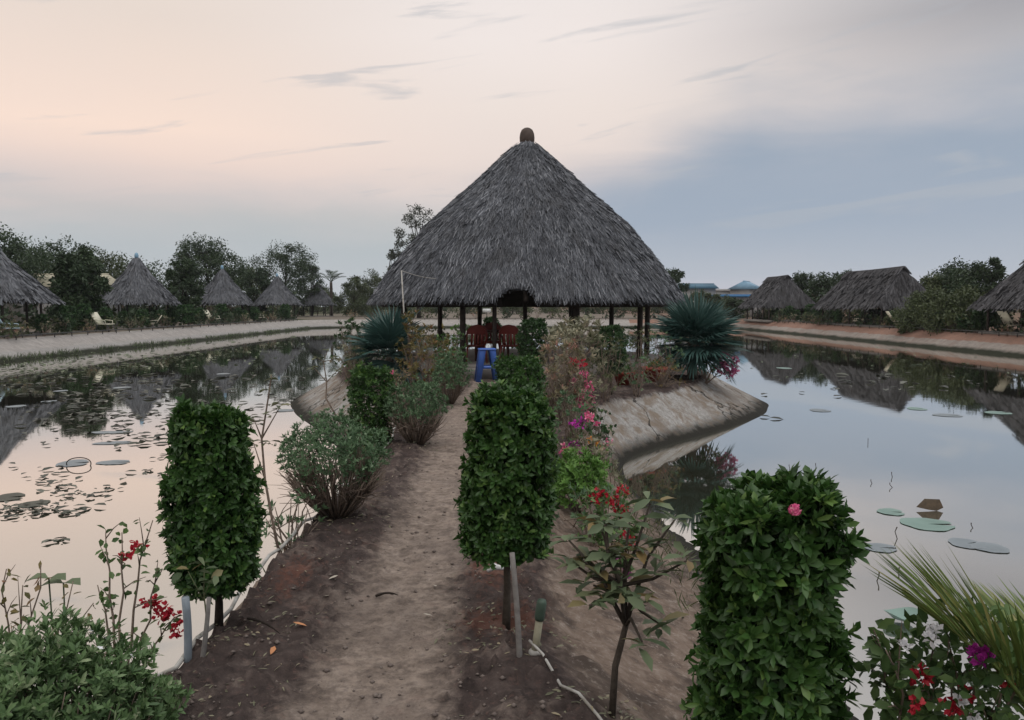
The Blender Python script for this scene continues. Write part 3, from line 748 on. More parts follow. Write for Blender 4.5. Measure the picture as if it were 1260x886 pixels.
mb = MB(); mb.tube([(0, 0, 0), top * .35, top * .7], .018, 10); mb.build('pipe', M['creampvc'], rp, smooth=True)
mb = MB(); mb.tube([top * .66, top * .7, top * .95, top], [.021, .024, .024, .019], 10); mb.build('cap', M['cappvc'], rp, smooth=True)
mb = MB(); mb.tube([(0, 0, .0), top * .12, top * .16], [.030, .030, .022], 10); mb.build('collar', M['pvc'], rp, smooth=True)

# dome bushes
dome_bush('vase_bush', 'rounded sage green bush with many bare brown stems beside the left of the path', 'bush', on(-1.32, 5.85), .80, .74, 'sage', 21, stems=120, n=1100, cover=1.45)
dome_bush('vase_bush', 'smaller rounded sage bush next to the dark column shaped shrub', 'bush', on(-1.12, 9.1), .70, .74, 'sage', 22, stems=90, n=900, cover=1.3)
dome_bush('vase_bush', 'pale rounded bush with bare stems left of the pavilion step', 'bush', on(-1.02, 13.0), .60, .92, 'sage', 23, stems=40, n=420, L=.05, W=.017, cover=.6)
dome_bush('flowering_bush', 'large leafy bush dotted with tiny white flowers at the lower left corner', 'bush', (-1.67, 2.68, -.22), .80, .65, 'jasmine', 24, stems=60, n=2700, per=6, L=.038, W=.0125, cover=.35, flowers='white', nflow=14, flower_size=.013, detail=1)

# left shore stems
b = np.array([-2.0, 3.9, -.5]); fl = [at(u, v, 4.1) - b for u, v in ((172, 668), (160, 680), (190, 742), (205, 748), (214, 762), (198, 760), (184, 738), (218, 775))]
vine_shrub('bougainvillea', 'thorny arching bougainvillea with red blossoms behind the left clipped shrub', b,
           [at(u, v, 4.1) - b for u, v in ((188, 640), (150, 655), (200, 700), (215, 760), (130, 655), (120, 720))], fl, 'red', 31, nleaf=12, L=.05, W=.03, r=.009, rad=.04, nb=9, bsize=.03, leaf_from=.45)
b = np.array([-2.05, 3.05, -.55])
vine_shrub('thorn_shrub', 'sparse thorny twigs with a few reddish leaves above the corner bush', b,
           [at(u, v, 3.1) - b for u, v in ((8, 700), (50, 695), (28, 720), (90, 715), (115, 742))], [], 'red', 32, leaf='croton', nleaf=10, L=.04, W=.02, r=.007, leaf_from=.6)
b = np.array([-2.15, 3.5, -.75])
fan = MB()
for (u, v, a) in ((60, 712, .2), (78, 718, -.3)):
    c = at(u, v, 3.5) - b; fan.tube(curve((c[0] * .5, c[1] * .5, 0), c, (.02, 0, .02), 6), .0035, 5, rnd=.0)
    fan.leaves([c] * 2, np.array([[.8, -.2, .25], [-.8, -.1, .15]]), np.array([[0, 0, 1.0], [0, 0, 1]]), [.09, .10], [.08, .09], [.5, .7], 1, .3)
tag(fan.build('lotus_plant', M['bigleaf'], loc=b), 'pair of folded lotus leaves standing out of the water behind the corner bush', 'lotus')
b = on(-1.49, 5.0)
pts = [np.array(at(u, v, 5.0)) - b for u, v in ((346, 692), (335, 640), (326, 590), (322, 540), (330, 490), (334, 462))]
sapling('sapling', 'thin crooked sapling with drooping dark leaves between left shrub and sage bush', b, pts,
        [np.array(at(u, v, 5.0)) - b for u, v in ((334, 464), (328, 480), (322, 512), (316, 520), (336, 506), (330, 545), (343, 498), (313, 545))], 'olive', 33, L=.07, W=.03, per=5, r=.010,
        branches=[[pts[3], np.array(at(312, 515, 5.0)) - b], [pts[3], np.array(at(345, 500, 5.0)) - b], [pts[2], np.array(at(312, 545, 5.0)) - b]])
b = on(-1.55, 5.4)
leafy_clump('weed_clump', 'low tangle of grey-green weeds by the white pipe under the thin sapling', b, .5, .45, 'sage', 34, n=240, L=.05, W=.018, stems=14)
b = on(-1.42, 3.55)
sapling('seedling', 'small pale seedling with broad leaves in front of the left clipped shrub', b,
        [(0, 0, -.02), (.01, 0, .12), (.0, .0, .24), (.01, -.01, .36)], [(.01, -.01, .36), (0, 0, .28), (.06, -.04, .33), (-.07, 0, .34)], 'bigleaf', 35, L=.08, W=.03, per=3, r=.005, stem='greenstem',
        branches=[[(0, 0, .22), (.06, -.04, .33)], [(0, 0, .2), (-.07, 0, .34)]])

# right slope planting
b = np.array(on(.40, 3.05)); q = lambda u, v, Y=3.05: np.array(at(u, v, Y)) - b
main = [q(752, 890), q(757, 820), q(770, 770), q(765, 720), q(748, 680), q(745, 645)]
main[0][2] = -.05
ends = [q(700, 665), q(718, 690), q(740, 650), q(775, 640, 3.1), (q(800, 620, 3.15)), q(830, 640, 3.1), q(845, 690, 3.0), q(790, 740, 2.95), q(725, 745, 2.98), q(765, 735, 2.9), q(815, 770, 3.0), q(730, 720, 3.1), q(700, 690, 3.1), q(790, 790, 2.9), q(755, 690, 3.15)]
sapling('young_fruit_tree', 'young broad-leaved plant with curling olive and orange leaves between the two nearest right shrubs', b, main, ends + [e * .5 + main[3] * .5 for e in ends[:9]] + [main[3], main[4], main[5]], 'bigleaf', 41, L=.115, W=.036, per=7, r=.016, stem='bark', cat='young plant',
        branches=[[main[2 if i % 2 else 3], (main[3] + e) / 2 + np.array([0, .02, -.03]), e] for i, e in enumerate(ends)], droop=.3)

b = np.array(on(.72, 5.2)); q = lambda u, v, Y=5.2: np.array(at(u, v, Y)) - b
vine_shrub('bougainvillea', 'bougainvillea with bright red blossoms behind the young broad-leaved plant', b,
           [q(735, 600), q(760, 590), q(785, 640), q(765, 660), q(720, 615), q(775, 690)], [q(740, 607), q(752, 612), q(758, 622), q(768, 604), q(733, 612), q(772, 660), q(778, 668), q(765, 628)], 'red', 42, nleaf=26, L=.05, W=.03, rad=.045, nb=9, bsize=.03,
           bushy=(q(748, 640), .22, .2, .22, 220), second=([q(762, 690), q(768, 705)], 'magenta'))
dome_bush('light_bush', 'bright yellow-green bush tucked behind the block shaped clipped shrub', 'bush', on(.55, 6.5), .50, .47, 'fresh', 43, stems=24, n=500, L=.05, W=.02, cover=.2)
b = np.array(on(.78, 8.3)); q = lambda u, v, Y=8.3: np.array(at(u, v, Y)) - b
vine_shrub('bougainvillea', 'bougainvillea with magenta blossoms low beside the concrete slope', b,
           [q(700, 540), q(730, 540), q(715, 515), q(735, 570), q(695, 570), q(745, 560)], [q(718, 556), q(712, 565), q(722, 572), q(708, 522), q(716, 520), q(726, 562), q(706, 548), q(716, 580)], 'magenta', 44, leaf='olive', nleaf=22, rad=.06, nb=12, bsize=.034,
           bushy=(q(715, 560), .30, .25, .25, 260), second=([q(726, 512), q(733, 518), q(694, 552)], 'pink'))
b = np.array(on(1.0, 8.6)); q = lambda u, v, Y=8.5: np.array(at(u, v, Y)) - b
vine_shrub('marigold', 'small marigold with orange blooms beside the concrete slope', b, [q(735, 545), q(728, 540), q(742, 548)], [q(735, 546), q(727, 541)], 'orange', 45, leaf='fresh', nleaf=12, L=.05, W=.02, rad=.045, nb=9, bsize=.026, r=.004, cat='flower plant')
b = np.array(on(1.12, 8.7)); q = lambda u, v, Y=8.6: np.array(at(u, v, Y)) - b
vine_shrub('periwinkle', 'small pale pink flowering plant at the rim of the slope by the water', b, [q(748, 544), q(752, 552), q(742, 556)], [q(750, 543), q(746, 550)], 'pink', 46, leaf='sage', nleaf=12, L=.04, W=.02, rad=.04, nb=7, bsize=.02, r=.004, cat='flower plant')
b = np.array(on(.92, 10.6)); q = lambda u, v, Y=10.6: np.array(at(u, v, Y)) - b
vine_shrub('bougainvillea', 'tall loose bougainvillea with pink blossoms at the top of the concrete slope', b,
           [q(690, 445), q(705, 450), q(720, 465), q(728, 490), q(680, 470), q(735, 500), q(700, 470)], [q(718, 462), q(722, 470), q(717, 488), q(724, 480), q(712, 492), q(709, 452), q(726, 492), q(720, 500), q(704, 470)], 'pink', 47, leaf='paleleaf', nleaf=34, L=.06, W=.03, rad=.07, nb=12, bsize=.04,
           bushy=(q(700, 480), .38, .3, .3, 320), second=([q(708, 443), q(715, 447)], 'red'))
leafy_clump('croton', 'pinkish croton bush above the low square clipped shrub', on(.66, 10.4), .72, 1.12, 'pinkleaf', 48, n=1000, L=.07, W=.024, stems=14)
leafy_clump('croton', 'small grey-green leafy bush beneath the pinkish croton', on(.72, 9.2), .5, .62, 'sage', 49, n=420, L=.06, W=.022, stems=14)
leafy_clump('slope_shrub', 'dark low shrub on the rim of the concrete slope below the pink bougainvillea', on(1.22, 11.2), .45, .45, 'topiary_dark', 50, n=360, L=.06, W=.03)

# front right corner
b = np.array([1.42, 2.5, -.35]); q = lambda u, v, Y=2.45: np.array(at(u, v, Y)) - b
corner = vine_shrub('bougainvillea', 'mixed bougainvillea with red, white and magenta blossoms at the lower right corner', b,
           [q(1075, 775), q(1100, 790), q(1140, 770), q(1180, 760), q(1220, 780), q(1250, 800), q(1120, 840), q(1170, 830), q(1230, 860), q(1090, 800, 2.3), q(1290, 800)],
           [q(1131, 832, 2.35), q(1133, 827, 2.35), q(1128, 866, 2.3), q(1172, 872, 2.3), q(1176, 868, 2.3), q(1255, 815), q(1190, 850), q(1240, 835)], 'red', 51, nleaf=22, L=.05, W=.034, r=.008, rad=.022, nb=8, bsize=.022,
           bushy=(q(1195, 850), .33, .28, .26, 800), second=([q(1205, 800, 2.3), q(1212, 808, 2.3), q(1202, 806, 2.3)], 'magenta'), leaf_from=.4)
fb = MB(); rs = np.random.default_rng(6); bracts(fb, [np.array(at(u, v, 2.28)) - at(1150, 780, 2.28) for u, v in ((1150, 778), (1112, 798), (1148, 786), (1196, 879), (1180, 862))], .018, 6, .022, rs)
fb.build('blossom', M['white'], corner, loc=at(1150, 780, 2.28) - np.array(corner.location))

def palm_tree(name, label, base, fronds, trunk_h, seed, rach=.9, nl=74, ll=.54, mat='frond', group=None):
    """feather palm: fronds = [(azimuth, elevation, length)]"""
    rs = np.random.default_rng(seed); root = thing(name, label, 'palm', base, 0, group)
    tb = MB(); tb.tube(curve((0, 0, -.1), (.03, 0, trunk_h), (.02, 0, 0), 7), np.linspace(.085, .06, 7) * (rach / .9), 9); tb.build('trunk', M['bark'], root, smooth=True)
    for az, el, ln in fronds:
        mb = MB(); d = np.array([math.cos(az) * math.cos(el), math.sin(az) * math.cos(el), math.sin(el)])
        t = np.linspace(0, 1, 14)[:, None]; pts = np.array([.03, 0, trunk_h]) + d * ln * t + np.array([0, 0, -1.0]) * ln * .32 * t ** 2.2
        mb.tube(pts, np.linspace(.013, .003, 14) * (rach / .9), 5, rnd=.7)
        tan = unit(np.gradient(pts, axis=0)); side = unit(np.cross(tan, [0, 0, 1.0])); upv = np.cross(side, tan)
        tt = np.linspace(.22, 1.0, nl)
        for sgn in (-1, 1):
            P = np.stack([np.interp(tt, t[:, 0], pts[:, c]) for c in range(3)], -1); T = np.stack([np.interp(tt, t[:, 0], tan[:, c]) for c in range(3)], -1)
            S = np.stack([np.interp(tt, t[:, 0], side[:, c]) for c in range(3)], -1); U = np.cross(S, T)
            an = np.interp(tt, [.2, .8, 1], [.80, .48, .10])[:, None] + rs.normal(0, .06, (nl, 1))
            D = T * np.cos(an) + S * sgn * np.sin(an) + U * (.22 + rs.normal(0, .06, (nl, 1)))
            mb.leaves(P, D, U + S * sgn * -.3, ll * np.interp(tt, [.2, .5, 1], [.8, 1, .6]) * (.9 + .2 * rs.random(nl)), .0145 * rach, rs.random(nl), 1, .10)
        mb.build('frond', M[mat], root)
    return root
pb = np.array([1.78, 2.3, -.5])
palm_tree('coconut_seedling', 'young feather palm whose olive fronds reach in from the lower right edge', pb,
          [(R(172), R(66), 1.08), (R(70), R(55), .8), (R(20), R(45), .8), (R(310), R(40), .7), (R(345), R(62), .75)], .44, 61)

# ------------------------------------------------------------------ fan palms
def fan_palm(name, label, base, n_leaf, seed, fr=.62, pet=.42, trunk_h=.45, squash=1.0, up=.15, segs=34):
    rs = np.random.default_rng(seed); root = thing(name, label, 'palm', base)
    tb = MB(); tb.tube(curve((0, 0, -.1), (.05, 0, trunk_h), (-.05, 0, 0), 7), np.linspace(.13, .085, 7), 9)
    for k in range(14):
        a = rs.random() * 6.28; z = trunk_h * (.3 + .7 * rs.random()); tb.tube([(math.cos(a) * .07, math.sin(a) * .07, z), (math.cos(a) * .16, math.sin(a) * .16, z + .12)], [.03, .012], 5)
    tb.build('trunk', M['bark'], root, smooth=True)
    c0 = np.array([.05, 0, trunk_h])
    for i in range(n_leaf):
        mb = MB(); a = i * 2.39996 + rs.normal(0, .25); e = rs.normal(0, .09) - 0.80 + 2.1 * ((i + .5) / n_leaf)
        d = unit(np.array([math.cos(a) * math.cos(e), math.sin(a) * math.cos(e) * squash, math.sin(e) + up]))
        h = c0 + d * pet * (.8 + .3 * rs.random())
        mb.tube([c0, (c0 + h) / 2 + [0, 0, .02], h], [.016, .012, .010], 5, rnd=.8)
        s = unit(np.cross(d, [0, 0, 1.0])) if abs(d[2]) < .95 else np.array([1.0, 0, 0]); u = np.cross(s, d)
        ang = np.linspace(-1.9, 1.9, segs) + rs.normal(0, .02, segs)
        # the blade plane faces out and up
        D = d * np.cos(ang)[:, None] + s * np.sin(ang)[:, None] + u * (.18 * np.abs(np.sin(ang)))[:, None]
        mb.leaves(np.repeat(h[None], segs, 0), D, np.repeat(u[None], segs, 0) + s * np.sign(ang)[:, None] * .25, fr * (.82 + .3 * rs.random(segs)) * (1 - .22 * np.abs(ang) / 1.9), .048, np.clip(.35 + .4 * rs.random(segs), 0, 1), 1, (.06 + .26 * rs.random()) + .10 * rs.random((segs, 1)))
        mb.build('frond', M['palm'], root)
    return root
fan_palm('fan_palm', 'big spiky blue-green fan palm on the right shoulder of the island', on(4.0, 17.3), 34, 71, fr=.82, pet=.40, trunk_h=.78)
fan_palm('fan_palm', 'dark fan palm on the left of the island near the white pole', on(-2.55, 16.3), 20, 72, fr=.72, pet=.38, trunk_h=.62)

# shrubs round the pavilion
leafy_clump('island_shrub', 'dark leafy shrub at the far left rim of the island', on(-3.75, 18.3), .95, 1.3, 'topiary_dark', 81, n=560, L=.10, W=.05)
leafy_clump('island_shrub', 'pale twiggy shrub on the left rim of the island behind the sapling', on(-3.5, 16.8), .7, .75, 'paleleaf', 82, n=260, L=.08, W=.04, stems=16)
leafy_clump('croton', 'upright yellow-brown croton between left fan palm and pavilion', on(-1.95, 15.4), .55, 1.45, 'croton', 83, n=520, L=.09, W=.035)
leafy_clump('croton', 'broad brownish croton left of the path before the pavilion', on(-1.45, 13.6), .95, 1.22, 'croton', 84, n=760, L=.08, W=.03)
leafy_clump('island_shrub', 'mid green bushy shrub beside the left pavilion post', on(-1.15, 14.6), .72, 1.08, 'topiary', 85, n=700, L=.07, W=.032)
leafy_clump('croton', 'low pinkish bush under the left fan palm', on(-1.95, 13.1), .6, .5, 'pinkleaf', 86, n=300, L=.07, W=.025)
b = np.array(on(-1.95, 12.3)); q = lambda u, v, Y=12.3: np.array(at(u, v, Y)) - b
vine_shrub('ginger_lily', 'single bright pink flower spike beside the column shaped shrub', b, [q(478, 470), q(474, 480)], [q(479, 460), q(478, 465)], 'pink', 87, leaf='topiary', nleaf=8, L=.1, W=.04, rad=.05, nb=14, bsize=.05, r=.008, cat='flower plant')
b = np.array(on(-2.75, 13.2)); q = lambda u, v, Y=13.2: np.array(at(u, v, Y)) - b
pts = [np.array([0, 0, -.05]), q(401, 490), q(402, 470), q(398, 445), q(403, 432)]
sapling('sapling', 'slender open sapling on the left concrete rim of the island', b, pts, [q(403, 432), q(390, 440), q(412, 442), q(386, 452), q(416, 455), q(396, 448), q(408, 462), q(400, 440)], 'olive', 88, L=.11, W=.05, per=5, r=.016,
        branches=[[pts[2], q(386, 452)], [pts[2], q(416, 455)], [pts[3], q(390, 440)], [pts[3], q(412, 442)]])
leafy_clump('island_shrub', 'tall pale beige leafy shrub rising behind the pinkish croton', on(1.0, 12.2), .95, 1.28, 'paleleaf', 122, n=760, L=.075, W=.03, stems=16)
leafy_clump('island_shrub', 'olive leafy bush filling the gap before the thick pavilion post', on(1.55, 13.2), .8, 1.05, 'olive', 123, n=560, L=.08, W=.03)
leafy_clump('slope_shrub', 'low pinkish leafy bush spilling over the causeway rim before the magenta blossoms', on(.75, 7.6), .6, .5, 'paleleaf', 124, n=420, L=.05, W=.022, stems=16)
leafy_clump('slope_shrub', 'low sage bush on the right causeway slope left of the red bougainvillea', on(.62, 5.9), .5, .45, 'sage', 125, n=420, L=.045, W=.018, stems=16)
def frangipani(label, base, w, h, seed):
    rs = np.random.default_rng(seed); root = thing('frangipani', label, 'shrub', base); sb, lb = MB(), MB(); T = []
    def grow(p, d, l, r, k):
        e = p + d * l; sb.tube([p, (p + e) / 2 + rs.normal(0, .02, 3), e], [r, r * .85, r * .7], 6)
        if k == 0: T.append(e); return
        a0 = rs.random() * 6
        for i in range(3):
            a = a0 + i * 2.1; grow(e, unit(d + np.array([math.cos(a) * .8, math.sin(a) * .8, .1])), l * .78, r * .68, k - 1)
    grow(np.array([0, 0, -.05]), np.array([0, 0, 1.0]), h * .30, .028, 3)
    T = np.array(T) * [w / h * 1.0, w / h * 1.0, 1]; shoots(lb, T, np.repeat([[0, 0, 1.0]], len(T), 0) + rs.normal(0, .3, T.shape), 9, .15, .05, rs, 1, up=.1, spread=1.3)
    sb.build('trunk', M['twig'], root, smooth=True); lb.build('foliage', M['paleleaf'], root); return root
frangipani('open branched frangipani with pale leaves nearest the pink bougainvillea', on(1.0, 13.4), 1.15, 1.6, 91)
frangipani('open branched frangipani with forked stems close before the thick pavilion post', on(1.35, 15.6), 1.25, 1.75, 92)
leafy_clump('island_shrub', 'yellowish leafy shrub right of the pavilion entrance', on(.75, 13.0), .6, 1.1, 'paleleaf', 93, n=360, L=.08, W=.03)
leafy_clump('island_shrub', 'grey-green feathery shrub left of the right fan palm', on(2.45, 15.2), .55, 1.1, 'olive', 94, n=480, L=.07, W=.02)
leafy_clump('island_shrub', 'sage coloured bush close beside the right fan palm trunk', on(3.25, 16.6), .9, 1.05, 'sage', 95, n=520, L=.08, W=.02)
leafy_clump('island_shrub', 'brown dried low bush at the top of the right slope', on(2.95, 15.5), 1.0, .55, 'croton', 96, n=420, L=.06, W=.016, stems=30)
leafy_clump('island_shrub', 'dark leafy bush behind the right fan palm trunk', on(4.35, 17.8), .8, .95, 'topiary_dark', 97, n=460, L=.09, W=.045)
b = np.array(on(4.2, 17.15)); q = lambda u, v, Y=16.9: np.array(at(u, v, Y)) - b
vine_shrub('bougainvillea', 'bougainvillea with dusky purple blossoms overhanging the water at the island tip', b,
           [q(893, 440), q(903, 452), q(885, 445), q(897, 460)], [q(890, 437), q(895, 444), q(902, 452), q(888, 455), q(898, 459), q(893, 450), q(904, 443)], 'dusky', 98, nleaf=10, rad=.11, nb=16, bsize=.07, L=.07, W=.04, r=.012)
leafy_clump('island_shrub', 'dark green bush directly behind the left fan palm', on(-3.0, 17.6), .9, 1.15, 'topiary_dark', 111, n=520, L=.09, W=.04)
leafy_clump('island_shrub', 'mid green bush between yellow-brown croton and pavilion floor', on(-2.3, 17.0), .8, 1.1, 'topiary', 112, n=520, L=.08, W=.035)
leafy_clump('croton', 'small reddish croton beside the path behind the pale rounded bush', on(-1.35, 15.8), .6, .8, 'croton', 113, n=420, L=.08, W=.03)
leafy_clump('island_shrub', 'light green leafy bush right behind the column shaped shrub', on(-1.75, 11.0), .6, .85, 'olive', 114, n=480, L=.07, W=.03)
leafy_clump('island_shrub', 'loose pale bush at the right rim in front of the feathery shrub', on(2.25, 14.2), .6, .7, 'sage', 115, n=380, L=.06, W=.02)
leafy_clump('island_shrub', 'dark low bush left of the wide red pot', on(1.35, 14.6), .6, .6, 'olive', 116, n=380, L=.07, W=.03)
leafy_clump('island_shrub', 'low yellow-green hedge bush on the back rim seen left through the posts', (-1.8, 26.0, 0), 1.3, .95, 'fresh', 117, n=420, L=.10, W=.05)
leafy_clump('island_shrub', 'low olive hedge bush on the back rim seen right of the thick post', (2.2, 26.0, 0), 1.5, .95, 'olive', 118, n=420, L=.10, W=.05)
leafy_clump('island_shrub', 'low hedge bush on the back rim seen just right of the entrance arch', (.4, 26.8, 0), 1.2, .9, 'topiary', 119, n=380, L=.10, W=.05)
leafy_clump('island_shrub', 'green hedge bush on the far left back rim behind the white pole', (-3.4, 24.0, 0), 1.4, 1.0, 'topiary_dark', 120, n=420, L=.10, W=.05)
leafy_clump('island_shrub', 'green hedge bush on the right back rim behind the paired posts', (3.9, 23.5, 0), 1.4, 1.0, 'sage', 121, n=420, L=.10, W=.04)
leafy_clump('island_shrub', 'low sage hedge bush on the back rim behind the left maroon chair', (-1.15, 25.6, 0), 1.3, .85, 'sage', 126, n=420, L=.10, W=.04)
leafy_clump('island_shrub', 'low dark hedge bush on the back rim between entrance arch and thick post', (1.25, 26.3, 0), 1.3, .85, 'topiary_dark', 127, n=420, L=.10, W=.05)
leafy_clump('island_shrub', 'low brownish hedge bush on the back rim between thick post and paired posts', (3.0, 25.0, 0), 1.4, .9, 'croton', 128, n=420, L=.10, W=.04)
leafy_clump('island_shrub', 'low olive hedge bush on the back rim left of the leftmost visible post', (-2.6, 25.2, 0), 1.4, .9, 'olive', 129, n=420, L=.10, W=.045)
leafy_clump('island_shrub', 'low yellow-green hedge bush on the back rim seen between the maroon chairs', (-.1, 26.2, 0), 1.1, .8, 'fresh', 130, n=360, L=.09, W=.045)
def pot(label, base, w, h, seed, plant='topiary'):
    rt = thing('flower_pot', label, 'flower pot', base); mb = MB()
    mb.lathe([(w * .32, 0), (w * .46, h * .8), (w * .5, h * .82), (w * .5, h), (w * .44, h), (w * .42, h * .85), (.01, h * .82)], 20); mb.build('pot', M['redpot'], rt, smooth=True)
    lb = MB(); rs = np.random.default_rng(seed); P = rs.normal(0, w * .14, (20, 3)) * [1, 1, .4] + [0, 0, h]; shoots(lb, P, unit(P * [1, 1, 0] + [0, 0, .1]), 6, .10, .03, rs, 0); lb.build('plant', M[plant], rt)
pot('wide red pot with low plant between dark clipped shrub and feathery shrub', on(2.3, 15.6), .62, .30, 5)
pot('red pot with low plant just right of the feathery shrub', on(2.95, 16.3), .55, .30, 6)

# ------------------------------------------------------------------ pavilion
PC = np.array([.41, 21.8, 0.0]); FZ = .24
def thatch_strips(mb, P, down, nrm, L, W, rs, lift=.07, jit=.22):
    n = len(P); side = unit(np.cross(down, nrm))
    D = unit(down + side * rs.normal(0, jit, (n, 1)) + nrm * (lift + rs.normal(0, lift * .7, (n, 1))))
    S = unit(np.cross(D, nrm)); L = (L * (.6 + .8 * rs.random(n)))[:, None]; W = (W * (.6 + .8 * rs.random(n)))[:, None]
    tip = P + D * L + nrm * rs.normal(0, .01, (n, 1))
    tw = nrm * W * rs.normal(0, .35, (n, 1))
    V = np.stack([P - S * W / 2 - tw, P + S * W / 2 + tw, tip + S * W * .3 + tw, tip - S * W * .3 - tw], 1).reshape(-1, 3)
    b = np.arange(n)[:, None] * 4; mb.add(V, [b + [0, 1, 2, 3]], np.repeat(np.clip(rs.beta(2, 2.2, n), 0, 1), 4))

def round_roof(prof, n_strip, L, W, seed, arch=None, fringe=900, lift=.07):
    """prof rows (r, z) from top to eave; returns mesh builder with thatch"""
    rs = np.random.default_rng(seed); prof = np.array(prof, float); mb = MB()
    nt, nr = 96, 40
    s = np.concatenate([[0], np.cumsum(np.linalg.norm(np.diff(prof, axis=0), axis=1))]); S = s[-1]
    rz_ = lambda t: (np.interp(t * S, s, prof[:, 0]), np.interp(t * S, s, prof[:, 1]))
    inarch = lambda x, y, z: (arch is not None) & (np.abs(x - arch[0]) < arch[1]) & (y < 0) & (z < arch[2] + arch[3] * np.sqrt(np.clip(1 - ((x - arch[0]) / arch[1]) ** 2, 0, 1))) if arch else np.zeros(np.shape(x), bool)
    nt = 240 if arch else 64; nr = 60 if arch else 14
    th = np.linspace(0, 2 * math.pi, nt, endpoint=False); t = np.linspace(0, 1, nr); r, z = rz_(t)
    wob = 1 + .012 * np.sin(th * 5 + seed)[None] * np.linspace(0, 1, nr)[:, None]
    X = r[:, None] * np.cos(th) * wob; Y = r[:, None] * np.sin(th) * wob; Z = np.repeat(z[:, None], nt, 1)
    for inner, off in ((0, 0.0), (1, .22)):
        sc = 1 - off / max(r[-1], 1); V = np.stack([X * sc, Y * sc, Z - off * (1 if inner else 0)], -1)
        i = np.arange(nr - 1)[:, None] * nt; j = np.arange(nt)[None]; j2 = (j + 1) % nt
        q = np.stack([i + j, i + nt + j, i + nt + j2, i + j2], -1).reshape(-1, 4)
        c = V.reshape(-1, 3)[q].mean(1)
        q = q[~inarch(c[:, 0], c[:, 1], c[:, 2])]
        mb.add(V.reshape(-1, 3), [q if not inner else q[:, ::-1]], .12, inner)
    # rim between outer and inner skin
    sc = 1 - .22 / max(r[-1], 1); a = np.stack([X[-1], Y[-1], Z[-1]], -1); b = np.stack([X[-1] * sc, Y[-1] * sc, Z[-1] - .22], -1)
    j = np.arange(nt); j2 = (j + 1) % nt; q = np.stack([j, j + nt, j2 + nt, j2], -1); q = q[~inarch(a[:, 0], a[:, 1], a[:, 2])]
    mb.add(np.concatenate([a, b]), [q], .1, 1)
    tt = np.sqrt(rs.random(n_strip) * .9995 + .0005) if prof[0, 0] < .5 * prof[-1, 0] else rs.random(n_strip)
    tt = np.clip(tt, 0, 1); a = rs.random(n_strip) * 2 * math.pi; r, z = rz_(tt); r2, z2 = rz_(np.clip(tt + .02, 0, 1.0)); r1, z1 = rz_(np.clip(tt - .02, 0, 1))
    rad = np.stack([np.cos(a), np.sin(a), 0 * a], -1); dn = unit(rad * (r2 - r1)[:, None] + np.array([0, 0, 1.0]) * (z2 - z1)[:, None]); nm = unit(np.stack([-dn[:, 2] * np.cos(a), -dn[:, 2] * np.sin(a), np.hypot(dn[:, 0], dn[:, 1])], -1))
    P = rad * (r * (1 + .012 * np.sin(a * 5 + seed) * tt))[:, None] + [0, 0, 1.0] * z[:, None] + nm * (rs.random(n_strip) * .05 + .035 * (vnoise(a * 9, tt * 14, 1, seed) - .3))[:, None] - dn * L * .3
    k = ~inarch(P[:, 0] + dn[:, 0] * L * .7, P[:, 1], P[:, 2] + dn[:, 2] * L * 1.0) & (P[:, 2] < prof[0, 1])
    thatch_strips(mb, P[k], dn[k], nm[k], L, W, rs, lift)
    # ragged fringe at the eave
    a = rs.random(fringe) * 2 * math.pi; r, z = prof[-1]; rad = np.stack([np.cos(a), np.sin(a), 0 * a], -1)
    P = rad * (r - rs.random(fringe)[:, None] * .18) + [0, 0, z] + np.array([0, 0, 1.0]) * (rs.random(fringe)[:, None] * .10 - .02)
    k = ~inarch(P[:, 0] * .93, P[:, 1], P[:, 2] - .15); P, rad = P[k], rad[k]
    thatch_strips(mb, P, unit(rad * .45 + [0, 0, -1.0]), unit(rad + [0, 0, .4]), min(L * .62, .24), W, rs, .03, .28)
    return mb

pav = thing('pavilion', 'large round open pavilion with a tall conical grey thatched roof on the island', 'pavilion', PC)
prof = [(.17, 6.06), (.70, 5.56), (1.40, 4.90), (2.66, 3.80), (3.52, 2.78), (3.98, 2.14), (4.22, 1.80)]
AX = at(636, 365, 17.6)[0] - PC[0]
rf = round_roof(prof, 115000, .25, .0135, 101, arch=(AX, .46, 1.58, .42), fringe=7000, lift=.065)
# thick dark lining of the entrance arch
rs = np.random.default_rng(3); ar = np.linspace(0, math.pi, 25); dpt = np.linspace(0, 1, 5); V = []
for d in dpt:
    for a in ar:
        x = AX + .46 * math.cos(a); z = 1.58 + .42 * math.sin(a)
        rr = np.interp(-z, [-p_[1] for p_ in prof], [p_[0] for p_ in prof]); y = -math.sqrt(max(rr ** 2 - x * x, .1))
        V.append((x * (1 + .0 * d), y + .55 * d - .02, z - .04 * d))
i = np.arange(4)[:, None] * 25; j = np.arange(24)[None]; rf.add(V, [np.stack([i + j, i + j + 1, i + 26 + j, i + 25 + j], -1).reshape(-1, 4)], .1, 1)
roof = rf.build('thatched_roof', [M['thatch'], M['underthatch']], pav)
mb = MB(); mb.lathe([(.20, 5.92), (.20, 6.03), (.185, 6.05), (.20, 6.07), (.205, 6.18), (.19, 6.29), (.15, 6.38), (.08, 6.43), (.01, 6.45)], 24); mb.build('finial', M['clay'], roof, smooth=True)
mb = MB(); mb.lathe([(3.75, -.5), (3.75, FZ - .03), (3.72, FZ), (.01, FZ)], 64); mb.build('floor', M['floor'], pav)
mb = MB(); mb.box((-.98, -3.92, .08), (1.0, .5, .22), 0.0, bev=.015); mb.build('step', M['floor'], pav)
posts = []
